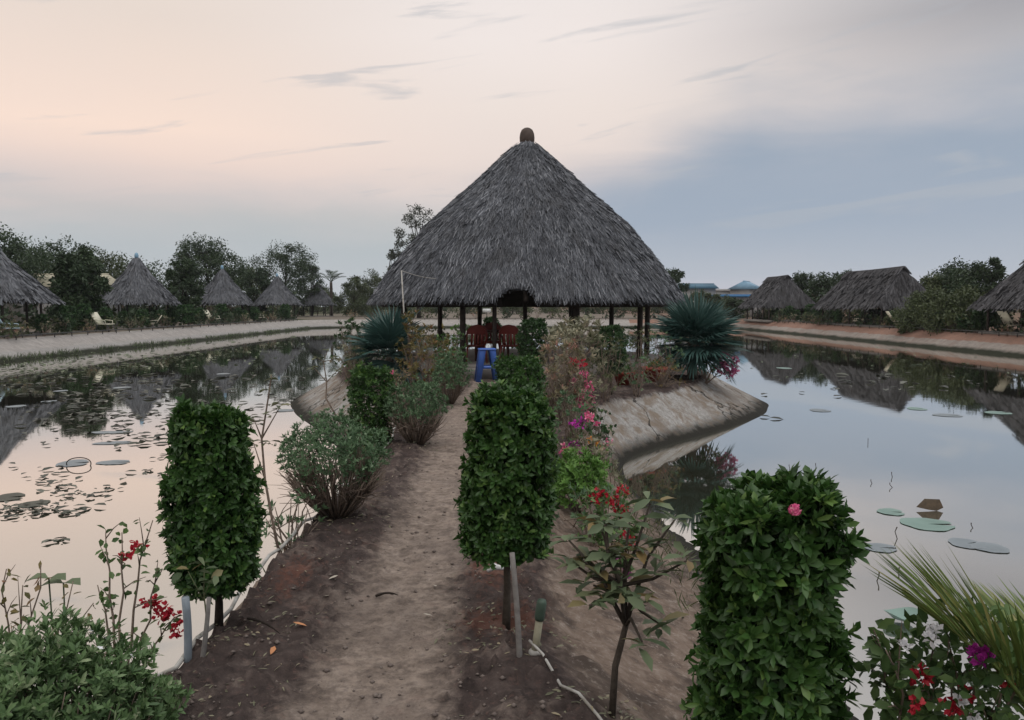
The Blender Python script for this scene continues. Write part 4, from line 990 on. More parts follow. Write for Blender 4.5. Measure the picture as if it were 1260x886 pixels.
for u, Y, r in ((569, 18.6, .075), (608, 18.35, .055), (708, 18.7, .10), (787, 20.6, .075), (796, 22.2, .075), (497, 20.6, .075), (492, 22.6, .075)):
    posts.append(((u - 630) / F * Y - PC[0], Y - PC[1], r))
for a in (40, 65, 90, 115, 140): posts.append((3.4 * math.cos(R(a)), 3.4 * math.sin(R(a)), .075))
for x, y, r in posts:
    rr = math.hypot(x, y); zt = np.interp(rr, [p_[0] for p_ in prof], [p_[1] for p_ in prof]) - .18
    mb = MB(); mb.tube([(x, y, FZ - .02), (x + .01, y, zt * .5), (x, y, zt)], [r, r * .95, r * .9], 10); mb.build('post', M['postwood'], pav, smooth=True)
for k in range(14):
    a = k / 14 * 2 * math.pi + .2; mb = MB(); c, s = math.cos(a), math.sin(a)
    mb.tube([(4.0 * c, 4.0 * s, 1.72), (2.3 * c, 2.3 * s, 3.72), (.15 * c, .15 * s, 5.78)], [.05, .05, .04], 6); mb.build('rafter', M['postwood'], pav, smooth=True)
mb = MB(); a = np.linspace(0, 2 * math.pi, 49); mb.tube(np.stack([3.45 * np.cos(a), 3.45 * np.sin(a), 0 * a + 2.30], -1), .05, 6); mb.build('ring_beam', M['postwood'], pav, smooth=True)

# maroon plastic armchairs
def make_chair(label, loc, rz):
    t = thing('armchair', label, 'chair', loc, rz, 'maroon plastic chairs under the pavilion')
    mb = MB(); mb.box((0, 0, .42), (.46, .44, .03), bev=.012); mb.box((0, .215, .40), (.44, .02, .06)); mb.build('seat', M['maroon'], t, smooth=False)
    # back: rounded fan with frame and slats (back is at -y, towards the camera when rz = 0)
    mb = MB(); xs = np.linspace(-1, 1, 21)
    out = [(-.22, -.20, .44), (-.245, -.26, .66), (-.22, -.29, .80), (-.14, -.31, .885), (0, -.315, .91), (.14, -.31, .885), (.22, -.29, .80), (.245, -.26, .66), (.22, -.20, .44)]
    mb.tube(out, .022, 8); mb.build('back_frame', M['maroon'], t, smooth=True)
    mb = MB(); V = []
    for z, w_, y in ((.70, .235, -.268), (.78, .22, -.287), (.84, .17, -.30), (.895, .08, -.314)):
        for x in (-1, -.5, 0, .5, 1): V.append((x * w_, y - .02 * (1 - x * x), z))
    i = np.arange(3)[:, None] * 5; j = np.arange(4)[None]; qd = np.stack([i + j, i + j + 1, i + 6 + j, i + 5 + j], -1).reshape(-1, 4)
    V = np.array(V); mb.add(V, [qd[:, ::-1]]); mb.add(V + [0, .015, 0], [qd]); mb.build('headrest', M['maroon'], t, smooth=True)
    for x in (-.12, -.04, .04, .12):
        mb = MB(); mb.box((x, -.25, .575), (.05, .014, .29), tilt=R(14)); mb.build('slat', M['maroon'], t)
    for s in (-1, 1):
        mb = MB(); mb.tube([(s * .235, -.255, .64), (s * .27, -.05, .655), (s * .265, .16, .645), (s * .25, .2, .60), (s * .235, .19, .43)], [.02, .024, .026, .022, .02], 8); mb.build('armrest', M['maroon'], t, smooth=True)
        for y in (-1, 1):
            mb = MB(); mb.tube([(s * .20, y * .18 , .42), (s * .235, y * .23, .2), (s * .25, y * .25, .0)], [.026, .022, .018], 8); mb.build('leg', M['maroon'], t, smooth=True)
    return t
Yc = 19.0
make_chair('maroon plastic armchair with back to camera, left of the blue stool', ((584 - 630) / F * Yc, Yc, FZ), R(14))
make_chair('maroon plastic armchair with pale open back, right of the blue stool', ((629 - 630) / F * Yc, Yc, FZ), R(-10))
ch = make_chair('maroon plastic armchair facing the camera beyond the table, mostly hidden', (-.55, 21.2, FZ), R(178))
tb = thing('dining_table', 'dark wooden table between the maroon armchairs', 'table', (-.50, 20.1, FZ))
mb = MB(); mb.box((0, 0, .73), (.95, 1.1, .045), bev=.015); mb.build('tabletop', M['tablewood'], tb)
for sx in (-1, 1):
    for sy in (-1, 1):
        mb = MB(); mb.box((sx * .40, sy * .46, .354), (.06, .06, .705)); mb.build('leg', M['tablewood'], tb)
# blue stool: tall tapered plastic legs
st = thing('stool', 'tall bright blue plastic stool at the foot of the pavilion step', 'stool', on((599 - 630) / F * 17.25, 17.25), R(8), scale=1.06)
mb = MB(); mb.box((0, 0, .665), (.36, .34, .035), bev=.014); mb.build('seat', M['blue'], st)
for sx in (-1, 1):
    for sy in (-1, 1):
        mb = MB(); a, b_ = np.array([sx * .165, sy * .15, .65]), np.array([sx * .25, sy * .21, 0]); w0, w1 = .13, .105
        V = [];
        for p_, w_ in ((a, w0), (b_, w1)):
            V += [(p_[0] - sx * 0, p_[1], p_[2]), (p_[0] - sx * w_, p_[1], p_[2]), (p_[0] - sx * w_, p_[1] - sy * .012, p_[2]), (p_[0] - sx * .012, p_[1] - sy * .012, p_[2]), (p_[0] - sx * .012, p_[1] - sy * w_, p_[2]), (p_[0], p_[1] - sy * w_, p_[2])]
        n = 6; j = np.arange(n); j2 = (j + 1) % n; mb.add(V, [np.stack([j, j2, j2 + n, j + n], -1), (np.arange(6) + 6)[None]]); mb.build('leg', M['blue'], st)
for s in (-1, 1):
    mb = MB(); mb.box((0, s * .170, .30), (.28, .012, .06)); mb.build('rail', M['blue'], st)
    mb = MB(); mb.box((s * .195, 0, .30), (.012, .24, .06)); mb.build('rail', M['blue'], st)

# white pole with a slack wire to the thatch
a = at(499, 400, 16.6); a[2] = float(hgt(a[0], a[1])); t_ = at(494, 333, 16.6)
lp = thing('pole', 'thin white pole with a wire tied to the thatch, left of the pavilion', 'pole', a)
mb = MB(); mb.tube([(0, 0, -.05), (t_ - a) * .5 + [.02, 0, 0], t_ - a], [.020, .017, .014], 7); mb.build('mast', M['pvc'], lp, smooth=True)
e_ = at(540, 343, 18.6); mb = MB(); mb.tube(curve(t_ - a, e_ - a, (0, 0, -.04), 8), .009, 5); mb.build('wire', M['pvc'], lp, smooth=True)

# ------------------------------------------------------------------ huts on the far banks
def round_hut(label, loc, Rr, ze, za, seed, first=None):
    t = thing('thatched_hut', label, 'hut', loc, 0, 'round thatched huts along the left bank')
    pr = [(.10, za), (Rr * .30, za - (za - ze) * .36), (Rr * .62, za - (za - ze) * .66), (Rr * .86, ze + (za - ze) * .13), (Rr, ze)]
    r_ = round_roof(pr, 5200, .55, .06, seed, fringe=500, lift=.06).build('thatched_roof', [M['thatch_far'], M['underthatch']], t)
    mb = MB(); mb.lathe([(.13, za - .08), (.14, za + .12), (.10, za + .26), (.02, za + .32)], 12); mb.build('finial', M['paleblueroof'], r_, smooth=True)
    for k in range(6):
        a = k / 6 * 6.283 + .3; mb = MB(); mb.tube([(Rr * .78 * math.cos(a), Rr * .78 * math.sin(a), 0), (Rr * .78 * math.cos(a), Rr * .78 * math.sin(a), ze + .35)], .06, 7); mb.build('post', M['postwood'], t, smooth=True)
    mb = MB(); mb.lathe([(Rr * .85, -.1), (Rr * .85, .12), (.01, .12)], 28); mb.build('floor', M['floor'], t)
    mb = MB(); mb.lathe([(Rr * .28, .70), (Rr * .28, .75), (.01, .76)], 18); mb.lathe([(.06, .12), (.06, .71)], 8); mb.build('table', M['tablewood'], t, smooth=False)
    return t
h1 = round_hut('nearest round thatched hut cut by the left edge, in front of tall trees', (-26.5, 40, GZ), 3.0, 1.85, 4.95, 201)
h2 = round_hut('round thatched hut behind the cream folding chair, second along the left bank', (-26.5, 56, GZ), 2.5, 1.85, 4.95, 202)
for i, (x, y, lb, s) in enumerate(((-26.7, 73, 'third round thatched hut, below the tall dark round-topped tree', 1.0), (-27.0, 91, 'fourth round thatched hut, left of the ragged tree with sky gaps', 1.0), (-28.3, 115, 'farthest small round thatched hut, beside the distant feather palm', 1.0))):
    dup(h2, (x, y, GZ), .8 * i + .5, s, lb)

def hip_hut(label, loc, ln, hw, ze, zr, seed, ext=1.5):
    """ridge along local y, long eaves on x = +-hw"""
    rs = np.random.default_rng(seed); t = thing('thatched_hall', label, 'hut', loc, 0, 'long hipped thatched huts along the right bank')
    y0, y1 = -ln / 2, ln / 2; zg = zr - (zr - ze) * .12; xg = hw * .12
    A, B, C, D = np.array([[-hw, y0 - ext, ze], [hw, y0 - ext, ze], [hw, y1 + ext, ze], [-hw, y1 + ext, ze]], float)
    Rn, Rf = np.array([0, y0, zr]), np.array([0, y1, zr])
    planes = [(D, A, Rn, Rf), (B, C, Rf, Rn), (A, B, Rn, Rn), (C, D, Rf, Rf)]
    mb = MB()
    for pl in planes:
        p0, p1, p2, p3 = pl
        off = np.array([0, 0, -.25])
        for k, o in ((0, 0), (1, off)):
            V = np.array([p0, p1, p2, p3]) + o
            f = [np.array([[0, 1, 2, 3]])] if np.linalg.norm(p2 - p3) > 1e-6 else [np.array([[0, 1, 2]])]
            mb.add(V, f if k == 0 else [f[0][:, ::-1]], .15, k)
        mb.add(np.array([p0, p1, p1 + off, p0 + off]), [np.array([[3, 2, 1, 0]])], .1, 1)
        area = np.linalg.norm(np.cross(p1 - p0, p3 - p0)) ; n = int(area * 90)
        u, v = rs.random(n), rs.random(n)
        if np.linalg.norm(p2 - p3) < 1e-6: v = 1 - np.sqrt(1 - v * .99)
        lo = p0 * (1 - u)[:, None] + p1 * u[:, None]; hi = p3 * (1 - u)[:, None] + p2 * u[:, None]
        P = lo * (1 - v)[:, None] + hi * v[:, None]; nm = unit(np.cross(p1 - p0, p3 - p0)); nm = nm if nm[2] > 0 else -nm
        e = unit(p1 - p0); dn = unit(np.cross(nm, e)); dn = dn if dn[2] < 0 else -dn
        thatch_strips(mb, P + nm * (rs.random(n) * .05)[:, None], np.repeat(dn[None], n, 0), np.repeat(nm[None], n, 0), .5, .055, rs, .05)
        m = int(np.linalg.norm(p1 - p0) * 40); u = rs.random(m)[:, None]; P = p0 * (1 - u) + p1 * u + np.array([0, 0, .05]) - dn * .1
        thatch_strips(mb, P, np.repeat(unit(dn + [0, 0, -.7])[None], m, 0), np.repeat(nm[None], m, 0), .34, .05, rs, .03, .3)
    # thick ridge roll with drooping edges
    rr = MB(); n = int(ln * 130); u = rs.random(n); s = np.sign(rs.random(n) - .5); P = np.stack([s * .05, y0 - .25 + (ln + .5) * u, zr + .10 + .02 * rs.random(n)], -1)
    thatch_strips(rr, P, unit(np.stack([s * hw, 0 * u, -(zr - ze) + 0 * u], -1)), unit(np.stack([s * (zr - ze), 0 * u, hw + 0 * u], -1)), .62, .05, rs, .05)
    rr.tube([(0, y0 - .2, zr + .06), (0, 0, zr + .03), (0, y1 + .2, zr + .06)], .11, 8, rnd=.3)
    rf_ = mb.build('thatched_roof', [M['thatch_brown'], M['underthatch']], t); rr.build('ridge', M['thatch_brown'], rf_)
    for x in (-hw * .78, hw * .78):
        for y in np.linspace(y0 - ext * .6, y1 + ext * .6, 5):
            mb = MB(); mb.tube([(x, y, 0), (x, y, ze + .3)], .07, 7); mb.build('post', M['postwood'], t, smooth=True)
    mb = MB(); mb.box((0, 0, .04), (hw * 1.8, ln + ext * 1.7, .22)); mb.build('floor', M['floor'], t)
    mb = MB(); mb.box((hw * .8, 0, .72), (.08, ln + ext, 1.1)); mb.build('back_wall', M['postwood'], t)
    return t
hip_hut('long thatched hut beside the blue-roofed house, farthest on the right bank', (27.0, 80.5, GZ), 5.6, 2.5, 1.65, 4.4, 211, ext=1.2)
hip_hut('long thatched hut in the middle of the right bank, with clear ridge line', (27.5, 60.3, GZ), 9.0, 2.2, 1.60, 4.15, 212, ext=1.2)
hip_hut('nearest long thatched hut cut by the right edge', (27.7, 37.2, GZ), 9.6, 2.35, 1.60, 4.15, 213)

# ------------------------------------------------------------------ far trees
def far_tree(u, vtop, Y, cw, mat, seed, label, name='tree', **k):
    X = (u - 630) / F * Y; h = at(u, vtop, Y)[2] - GZ
    return tree(name, label, (X, Y, GZ), h, cw, M and mat, seed, group='trees beyond the huts', **k)
far_tree(-15, 288, 58, 7.0, 'tree', 301, 'tall dark tree behind the nearest hut at the left edge', clumps=20)
far_tree(38, 303, 64, 7.0, 'tree', 302, 'broad dark tree behind the beige roof, left of the dense bush tree', clumps=18, per=150)
far_tree(96, 310, 49, 2.9, 'tree', 303, 'dense dark tree reaching the ground between the first two huts', clumps=22, per=220, z0=.06, shape='column')
far_tree(84, 298, 70, 6.0, 'tree', 304, 'tall thin-leaved tree above the dense dark tree', clumps=14, per=120)
far_tree(140, 314, 76, 7.5, 'tree2', 305, 'olive rounded tree behind the second hut', clumps=16)
far_tree(188, 326, 74, 5.5, 'tree', 306, 'spreading sparse tree to the right of the second hut', clumps=11, per=90)
far_tree(256, 296, 86, 7.0, 'tree', 307, 'tall dark round-topped tree above the third hut', clumps=26, per=180)
far_tree(228, 318, 66, 2.6, 'tree', 308, 'narrow dark tree standing left of the third hut', clumps=16, z0=.05, shape='column')
far_tree(300, 330, 100, 6.0, 'tree2', 309, 'olive tree between the third and fourth huts', clumps=14, z0=.1)
far_tree(316, 330, 92, 3.4, 'tree', 310, 'low dark tree beside the fourth hut', clumps=14, z0=.05, shape='column')
far_tree(352, 304, 112, 9.0, 'tree', 311, 'big ragged tree with sky gaps above the fourth hut', clumps=24, per=190)
far_tree(384, 318, 114, 4.2, 'tree', 312, 'thin tree at the right side of the ragged tree', clumps=10, per=90)
far_tree(437, 342, 112, 5.0, 'tree2', 313, 'low olive tree left of the pavilion roof edge', clumps=12, z0=.1)
far_tree(458, 338, 118, 6.0, 'tree2', 314, 'olive tree just behind the left pavilion eave', clumps=12, z0=.1)
far_tree(516, 252, 97, 6.4, 'airy', 315, 'tall airy tree rising behind the left slope of the pavilion roof', clumps=15, per=70, leaf=.34, z0=.42, clump_r=.16)
far_tree(488, 300, 99, 3.6, 'airy', 316, 'shorter airy tree joined to the left of the tall airy one', clumps=12, per=90, leaf=.32, z0=.2, clump_r=.2)
far_tree(829, 328, 96, 3.2, 'tree', 317, 'dark tree top peeping over the right pavilion eave', clumps=10, z0=.2)
far_tree(985, 333, 90, 3.0, 'tree', 318, 'narrow dark tree between the farthest and middle right huts', clumps=14, z0=.05, shape='column')
far_tree(1006, 342, 82, 4.0, 'tree', 319, 'bushy tree at the left end of the middle right hut', clumps=14, z0=.05)
far_tree(1035, 333, 95, 4.0, 'tree', 320, 'tree top showing above the ridge of the middle right hut', clumps=10, z0=.3)
far_tree(1150, 342, 62, 4.2, 'tree2', 321, 'olive bushy tree just right of the middle right hut', clumps=18, z0=.04)
far_tree(1172, 326, 66, 4.2, 'tree', 322, 'dark spiky-topped tree between the middle and nearest right huts', clumps=18, per=120, z0=.1)
far_tree(1200, 328, 60, 4.4, 'tree', 323, 'dense tree left of the nearest right hut', clumps=18, z0=.05)
far_tree(1224, 316, 58, 1.6, 'tree', 324, 'slim upright tree rising beside the nearest right hut roof', clumps=10, per=90, z0=.3, shape='column')
far_tree(1140, 362, 50, 3.4, 'tree2', 325, 'olive spreading shrub tree in front of the middle right hut end', clumps=14, z0=.03, leaf=.24)
far_tree(1182, 360, 47, 3.6, 'tree2', 326, 'low olive shrub tree next to the nearest right hut', clumps=14, z0=.03, leaf=.24)
far_tree(862, 358, 100, 3.2, 'tree2', 331, 'low olive tree hiding the wall of the dull blue roofed house', clumps=12, z0=.03, shape='column', leaf=.26)
far_tree(886, 364, 99, 3.4, 'tree2', 332, 'low olive tree hiding the wall under the blue awning', clumps=12, z0=.03, shape='column', leaf=.26)
far_tree(905, 368, 97, 2.6, 'tree', 333, 'low dark tree at the left end of the farthest right hut', clumps=10, z0=.03, shape='column', leaf=.26)
palm_tree('feather_palm', 'small distant feather palm with drooping crown beside the farthest round hut', ((408 - 630) / F * 122, 122, GZ),
          [(k * .9, R(38 + 14 * (k % 3)), 2.6) for k in range(9)], 5.2, 62, rach=3.2, nl=22, ll=.9, mat='tree')
# distant tree belt closing the horizon: each a thing
belt_rs = np.random.default_rng(77)
belt = None
btree = tree('tree', 'low distant tree in the belt beyond the far end of the pond', (0, 150, GZ), 5.0, 7.0, 'tree2', 330, z0=.05, clumps=14, per=130, leaf=.45, group='distant tree belt')
k = 0
for u in range(-60, 1330, 46):
    Y = 140 + 30 * belt_rs.random(); X = (u - 630) / F * Y
    pos = (X, Y, GZ); s = .62 + .42 * belt_rs.random()
    if k == 0: btree.location = pos; btree.scale = (s * 1.1, s * 1.1, s * .85)
    else: dup(btree, pos, belt_rs.random() * 6, (s * 1.15, s * 1.15, s * (.75 + .3 * belt_rs.random())))
    k += 1

# ------------------------------------------------------------------ houses behind
def house(name, label, loc, w, d, hw_, roof_mat, roof_h, over=.4, rz=0.0, flat=False, wall='wallgrey'):
    t = thing(name, label, 'house', loc, rz); mb = MB(); mb.box((0, 0, hw_ / 2), (w, d, hw_)); wl_ = mb.build('wall', M[wall], t)
    for k in range(3):
        x = (k - 1) * w * .3; f = MB(); f.box((x, -d / 2 - .01, hw_ * .55), (w * .12, .06, hw_ * .35)); f.build('window', M['darkmetal'], t)
    mb = MB(); a, b_ = w / 2 + over, d / 2 + over; z = hw_ + .002
    if flat:
        mb.box((0, 0, z + .15), (2 * a, 2 * b_, .3)); mb.box((0, 0, z + .36), (2 * a * .98, .2, .12))
    else:
        V = [(-a, -b_, z), (a, -b_, z), (a, b_, z), (-a, b_, z), (-a, 0, z + roof_h), (a, 0, z + roof_h)]
        mb.add(V, [np.array([[0, 1, 5, 4], [2, 3, 4, 5]]), np.array([[1, 2, 5], [3, 0, 4]]), np.array([[3, 2, 1, 0]])])
        mb.tube([(-a, 0, z + roof_h), (a, 0, z + roof_h)], .08, 6)
    mb.build('roof', M[roof_mat], t); return t
house('house', 'low house with pale beige roof behind the dense dark tree', at(62, 377, 60) * [1, 1, 0] + [0, 0, GZ], 8.2, 5, 2.9, 'beigeroof', 1.0)
house('house', 'house with dull blue roof just right of the pavilion roof', at(856, 377, 110) * [1, 1, 0] + [0, 0, GZ], 4.2, 5, 3.9, 'mutedblueroof', .7)
house('house', 'house with long bright blue flat awning left of the farthest right hut', at(900, 377, 108) * [1, 1, 0] + [0, 0, GZ], 6.5, 5, 2.7, 'blueroof', .5, flat=True)
house('house', 'small house with pale blue gable beside the farthest right hut', at(918, 377, 118) * [1, 1, 0] + [0, 0, GZ], 3.0, 4, 4.0, 'paleblueroof', 1.2, rz=R(60))
house('house', 'small flat white house between the two blue roofs', at(880, 377, 125) * [1, 1, 0] + [0, 0, GZ], 4.0, 4, 3.8, 'wallgrey', .4, flat=True, wall='whiteplastic')

# ------------------------------------------------------------------ bank furniture and rows of shrubs
def lounge(label, loc, rz, mat, name='folding_chair', s=1.0, group=None):
    t = thing(name, label, 'chair', loc, rz, group, s); mb = MB()
    mb.box((.25, 0, .40), (.62, .55, .03), bev=.01); mb.build('seat', M[mat], t)
    mb = MB(); V = np.array([(-.06, -.28, .42), (-.06, .28, .42), (-.42, .28, .98), (-.42, -.28, .98)]); mb.add(np.concatenate([V, V + [.03, 0, .02]]), [np.array([[0, 1, 2, 3], [7, 6, 5, 4], [0, 4, 5, 1], [1, 5, 6, 2], [2, 6, 7, 3], [3, 7, 4, 0]])]); mb.build('backrest', M[mat], t)
    for x in (-.02, .5):
        for y in (-.25, .25):
            mb = MB(); mb.tube([(x, y, .40), (x + (.10 if x > 0 else -.1), y, 0)], .018, 6); mb.build('leg', M['darkmetal'], t, smooth=True)
    for y in (-.29, .29):
        mb = MB(); mb.tube([(-.2, y, .62), (.15, y, .60), (.42, y, .58), (.44, y, .41)], .017, 6); mb.build('armrest', M[mat], t, smooth=True)
    return t
G1 = 'chairs along the pond banks'
c1 = lounge('cream reclining chair on the left bank between the first two huts', (-23.7, 45.5, GZ), R(-8), 'cream', s=1.15, group=G1)
for x, y, rz, s, lb in ((-23.9, 53.0, 200, .9, 'cream chair before the second round hut, half hidden by shrubs'), (-24.2, 63.5, -10, 1.2, 'reclining chair between second and third huts on the left bank'),
                        (-24.0, 74.5, 30, 1.1, 'pale chair by the kerb in front of the fourth hut'), (-24.4, 86, 190, 1.1, 'tiny pale chair near the corner of the left bank'),
                        (26.2, 41.5, 5, 1.25, 'large cream lounger in front of the nearest long hut on the right'), (25.9, 58.5, 170, 1.0, 'cream chair below the middle long hut, left one'),
                        (25.9, 53.5, -10, 1.15, 'white-backed lounger below the middle long hut, right one')):
    dup(c1, (x, y, GZ), R(rz), s, lb)
lounge('pale blue plastic chair at the left picture edge on the bank', (-23.6, 36.6, GZ), R(60), 'paleblue', s=1.15, group=G1)
lounge('white plastic chair right of the second round hut on the left bank', (-24.3, 58.5, GZ), R(-60), 'whiteplastic', s=1.0, group=G1)
sg = thing('signboard', 'small white board on a post seen through the pavilion on the far bank', 'sign', ((599 - 630) / F * 92, 92, GZ))
mb = MB(); mb.box((0, 0, 1.0), (.95, .05, .42)); mb.build('board', M['whiteplastic'], sg); mb = MB(); mb.tube([(0, .06, 0), (0, .06, 1.2)], .04, 6); mb.build('post', M['darkmetal'], sg)

def low_rail(label, pts):
    t = thing('kerb_rail', label, 'rail'); pts = np.array(pts, float); mb = MB(); mb.tube(pts, .03, 6); mb.build('rail', M['darkmetal'], t, smooth=True)
    for i in range(0, len(pts), 1):
        mb = MB(); mb.tube([pts[i] + [0, 0, -.2], pts[i] + [0, 0, .02]], .025, 5); mb.build('post', M['darkmetal'], t)
low_rail('low dark rail along the kerb of the grey left bank', [(-22.85, y, GZ + .14) for y in np.linspace(24, 84, 40)])
low_rail('low dark rail along the kerb of the red earth bank', [(25.25, y, GZ + .14) for y in np.linspace(26, 84, 40)])
low_rail('low dark rail along the far end bank seen through the pavilion', [(x, 89.4, GZ + .14) for x in np.linspace(-15, 17, 26)])

kinds = [('leafy', 'tree', .9, .95), ('olive', 'tree2', .8, .8), ('clip', 'tree', .55, 1.0), ('thin', 'olive', .6, .75)]
protos = {}
def bank_shrub(kind, loc, rz, s, label, group):
    if kind not in protos:
        if kind == 'leafy': o = leafy_clump('bank_shrub', label, loc, .95, 1.0, 'tree', 401, n=260, L=.16, W=.09, stems=8, group=group)
        elif kind == 'olive': o = leafy_clump('bank_shrub', label, loc, .95, .85, 'tree2', 402, n=220, L=.15, W=.07, stems=10, group=group)
        elif kind == 'twiggy': o = leafy_clump('bank_shrub', label, loc, .8, .75, 'paleleaf', 403, n=80, L=.13, W=.05, stems=14, group=group)
        elif kind == 'red': o = leafy_clump('bank_shrub', label, loc, .8, .6, 'pinkleaf', 405, n=130, L=.13, W=.05, stems=10, group=group)
        else: o = topiary('bank_shrub', label, 'shrub', loc, .6, .3, 1.25, [(0, .7), (.3, 1), (.8, 1), (1, .7)], 'topiary_dark', 404, n=110, per=6, L=.13, W=.07, group=group, detail=0)
        protos[kind] = o; o.rotation_euler.z = rz; o.scale = (s,) * 3
        return
    dup(protos[kind], loc, rz, s, label, group)
words = {'leafy': 'dark leafy', 'olive': 'olive leafy', 'twiggy': 'pale twiggy', 'clip': 'dark clipped upright', 'red': 'low brownish'}
rs = np.random.default_rng(55)
def row(side, x, y0, y1, step, group, where):
    y = y0
    while y < y1:
        kd = ('leafy', 'olive', 'twiggy', 'clip', 'red')[rs.choice(5, p=[.28, .25, .2, .2, .07])]
        bank_shrub(kd, (x + rs.normal(0, .35), y, GZ), rs.random() * 6.28, .75 + .5 * rs.random(), f'{words[kd]} shrub {where(y)}', group)
        y += step * (.6 + .8 * rs.random())
wl_ = lambda y: 'in the left bank row before the nearest hut' if y < 45 else 'in the left bank row before the second hut' if y < 64 else 'in the left bank row before the farther huts'
wr_ = lambda y: 'in the right bank row before the nearest long hut' if y < 47 else 'in the right bank row before the middle long hut' if y < 68 else 'in the right bank row before the farthest long hut'
row('l', -23.6, 33.5, 86, 1.25, 'shrubs in the row along the left bank', wl_)
row('l', -25.2, 47, 88, 3.0, 'shrubs in the row along the left bank', lambda y: wl_(y).replace('row before', 'back row before'))
row('r', 26.0, 36, 86, 1.2, 'shrubs in the row along the right bank', wr_)
row('r', 25.75, 38, 86, 2.6, 'shrubs in the row along the right bank', wr_)
row('l', -24.4, 34, 88, 1.5, 'shrubs in the row along the left bank', lambda y: wl_(y).replace('row before', 'second row before'))
row('r', 26.6, 36, 88, 1.3, 'shrubs in the row along the right bank', lambda y: wr_(y).replace('row before', 'second row before'))
# tall hedge shrubs closing the view behind the huts
for side, x0, ya, yb, grp in ((-1, -31.5, 38, 120, 'tall shrubs behind the left huts'), (1, 31.6, 34, 96, 'tall shrubs behind the right huts')):
    y = ya
    while y < yb:
        kd = ('leafy', 'olive')[rs.integers(0, 2)]
        where = ('behind the round huts on the left' if side < 0 else 'behind the long huts on the right')
        bank_shrub(kd, (x0 + rs.normal(0, .5), y, GZ), rs.random() * 6.28, 2.3 + .9 * rs.random(), f'tall {words[kd]} shrub {where}', grp)
        y += 2.1 + rs.random()
x = -19.0
while x < 20:
    kd = ('leafy', 'olive', 'twiggy', 'clip', 'red')[rs.choice(5, p=[.25, .3, .25, .1, .1])]
    bank_shrub(kd, (x, 92.5 + rs.random() * 3, GZ), rs.random() * 6.28, 1.0 + .7 * rs.random(), f'{words[kd]} shrub on the far end bank behind the pavilion', 'shrubs on the far end bank')
    x += 1.3 + rs.random() * 1.2

# ------------------------------------------------------------------ water plants
def lily(label, u, v, wpx, hpx, mat, group=None, notch=True, seed=0, rz=None):
    rs = np.random.default_rng(seed + int(u * 7 + v)); c = gnd(u, v, WZ + .003); k = c[1] / F
    a_, b_ = wpx * k / 2, hpx * k / 2 * (c[1] / (CAMZ - WZ)) ; b_ = min(b_, a_ * 1.3)
    n = 28; a = np.linspace(.18 if notch else 0, 2 * math.pi - (.18 if notch else 0), n); rr = 1 + .05 * np.sin(a * 3 + rs.random() * 6) + .03 * np.sin(a * 7 + rs.random() * 6)
    z = .003 + .003 * rs.random(n)
    V = [(0, 0, .004)] + [(a_ * .55 * q * math.cos(t), b_ * .55 * q * math.sin(t), .004) for t, q in zip(a, rr)] + [(a_ * q * math.cos(t), b_ * q * math.sin(t), zz) for t, q, zz in zip(a, rr, z)]
    j = np.arange(n - 1); mb = MB(); mb.add(V, [np.stack([0 * j, 1 + j, 2 + j], -1), np.stack([1 + j, 1 + n + j, 2 + n + j, 2 + j], -1)], np.r_[.5, np.full(n, .4), np.full(n, .75)])
    V2 = np.array(V); 
    o = mb.build('lily_pad', M[mat], loc=c, smooth=True); o.rotation_euler.z = rs.random() * .6 - .3 if rz is None else rz
    return tag(o, label, 'lily pad', group)
lily('largest blue-green lily pad, below the dead folded lotus leaf', 1141, 645, 62, 17, 'pad')
lily('small flat lily pad above left of the largest pad', 1096, 630, 31, 9, 'pad')
lily('pale lily pad left of the largest pad near the nearest shrub', 1082, 674, 42, 12, 'padgrey')
lily('long grey lily pad pair half, inner pad right of the largest pad', 1190, 669, 42, 14, 'padgrey')
lily('long grey lily pad pair half, outer pad toward the right edge', 1218, 674, 42, 14, 'padgrey', notch=False)
# lotus bowl leaf standing on water
c = gnd(1110, 762, WZ + .02); mb = MB(); n = 26; a = np.linspace(0, 2 * math.pi, n, endpoint=False)
V = [(0, 0, .0)] + [(.075 * math.cos(t), .075 * math.sin(t), .015) for t in a] + [(.13 * math.cos(t), .12 * math.sin(t), .05 + .02 * math.sin(2 * t + 1)) for t in a]
j = np.arange(n); j2 = (j + 1) % n; mb.add(V, [np.stack([0 * j, 1 + j, 1 + j2], -1), np.stack([1 + j, 1 + n + j, 1 + n + j2, 1 + j2], -1)], .7)
tag(mb.build('lotus_leaf', M['pad'], loc=c, smooth=True), 'cupped lotus leaf floating beyond the feather palm fronds', 'lotus')
c = gnd(1142, 627, WZ); mb = MB()
V = [(-.14, 0, .03), (-.02, -.05, .01), (.02, -.02, .10), (-.03, .03, .12), (.13, .0, .12), (.16, -.03, .03), (.07, -.06, .0), (-.06, .06, .06)]
mb.add(V, [np.array([[0, 1, 2], [0, 2, 3], [2, 4, 3], [1, 6, 2], [6, 5, 2], [5, 4, 2], [0, 3, 7]])]); tag(mb.build('dead_lotus_leaf', M['deadpad'], loc=c), 'dead brown folded lotus leaf standing above the largest lily pad', 'lotus')
for i, (u, v, w, h, lb) in enumerate(((965, 453, 18, 3, 'thin pale pad near the right bank reflections'), (1009, 505, 24, 4, 'dark flat pad on open water right of the island tip'), (1128, 503, 22, 4, 'small pad in the hut reflection on the right pond'),
                                     (1166, 511, 34, 4, 'long low pad at the edge of the right hut reflection'), (1228, 508, 30, 4, 'pale pad in the dark reflection close to the right edge'))):
    lily(lb, u, v, w, h, 'padgrey' if i % 2 else 'pad')
rs = np.random.default_rng(9)
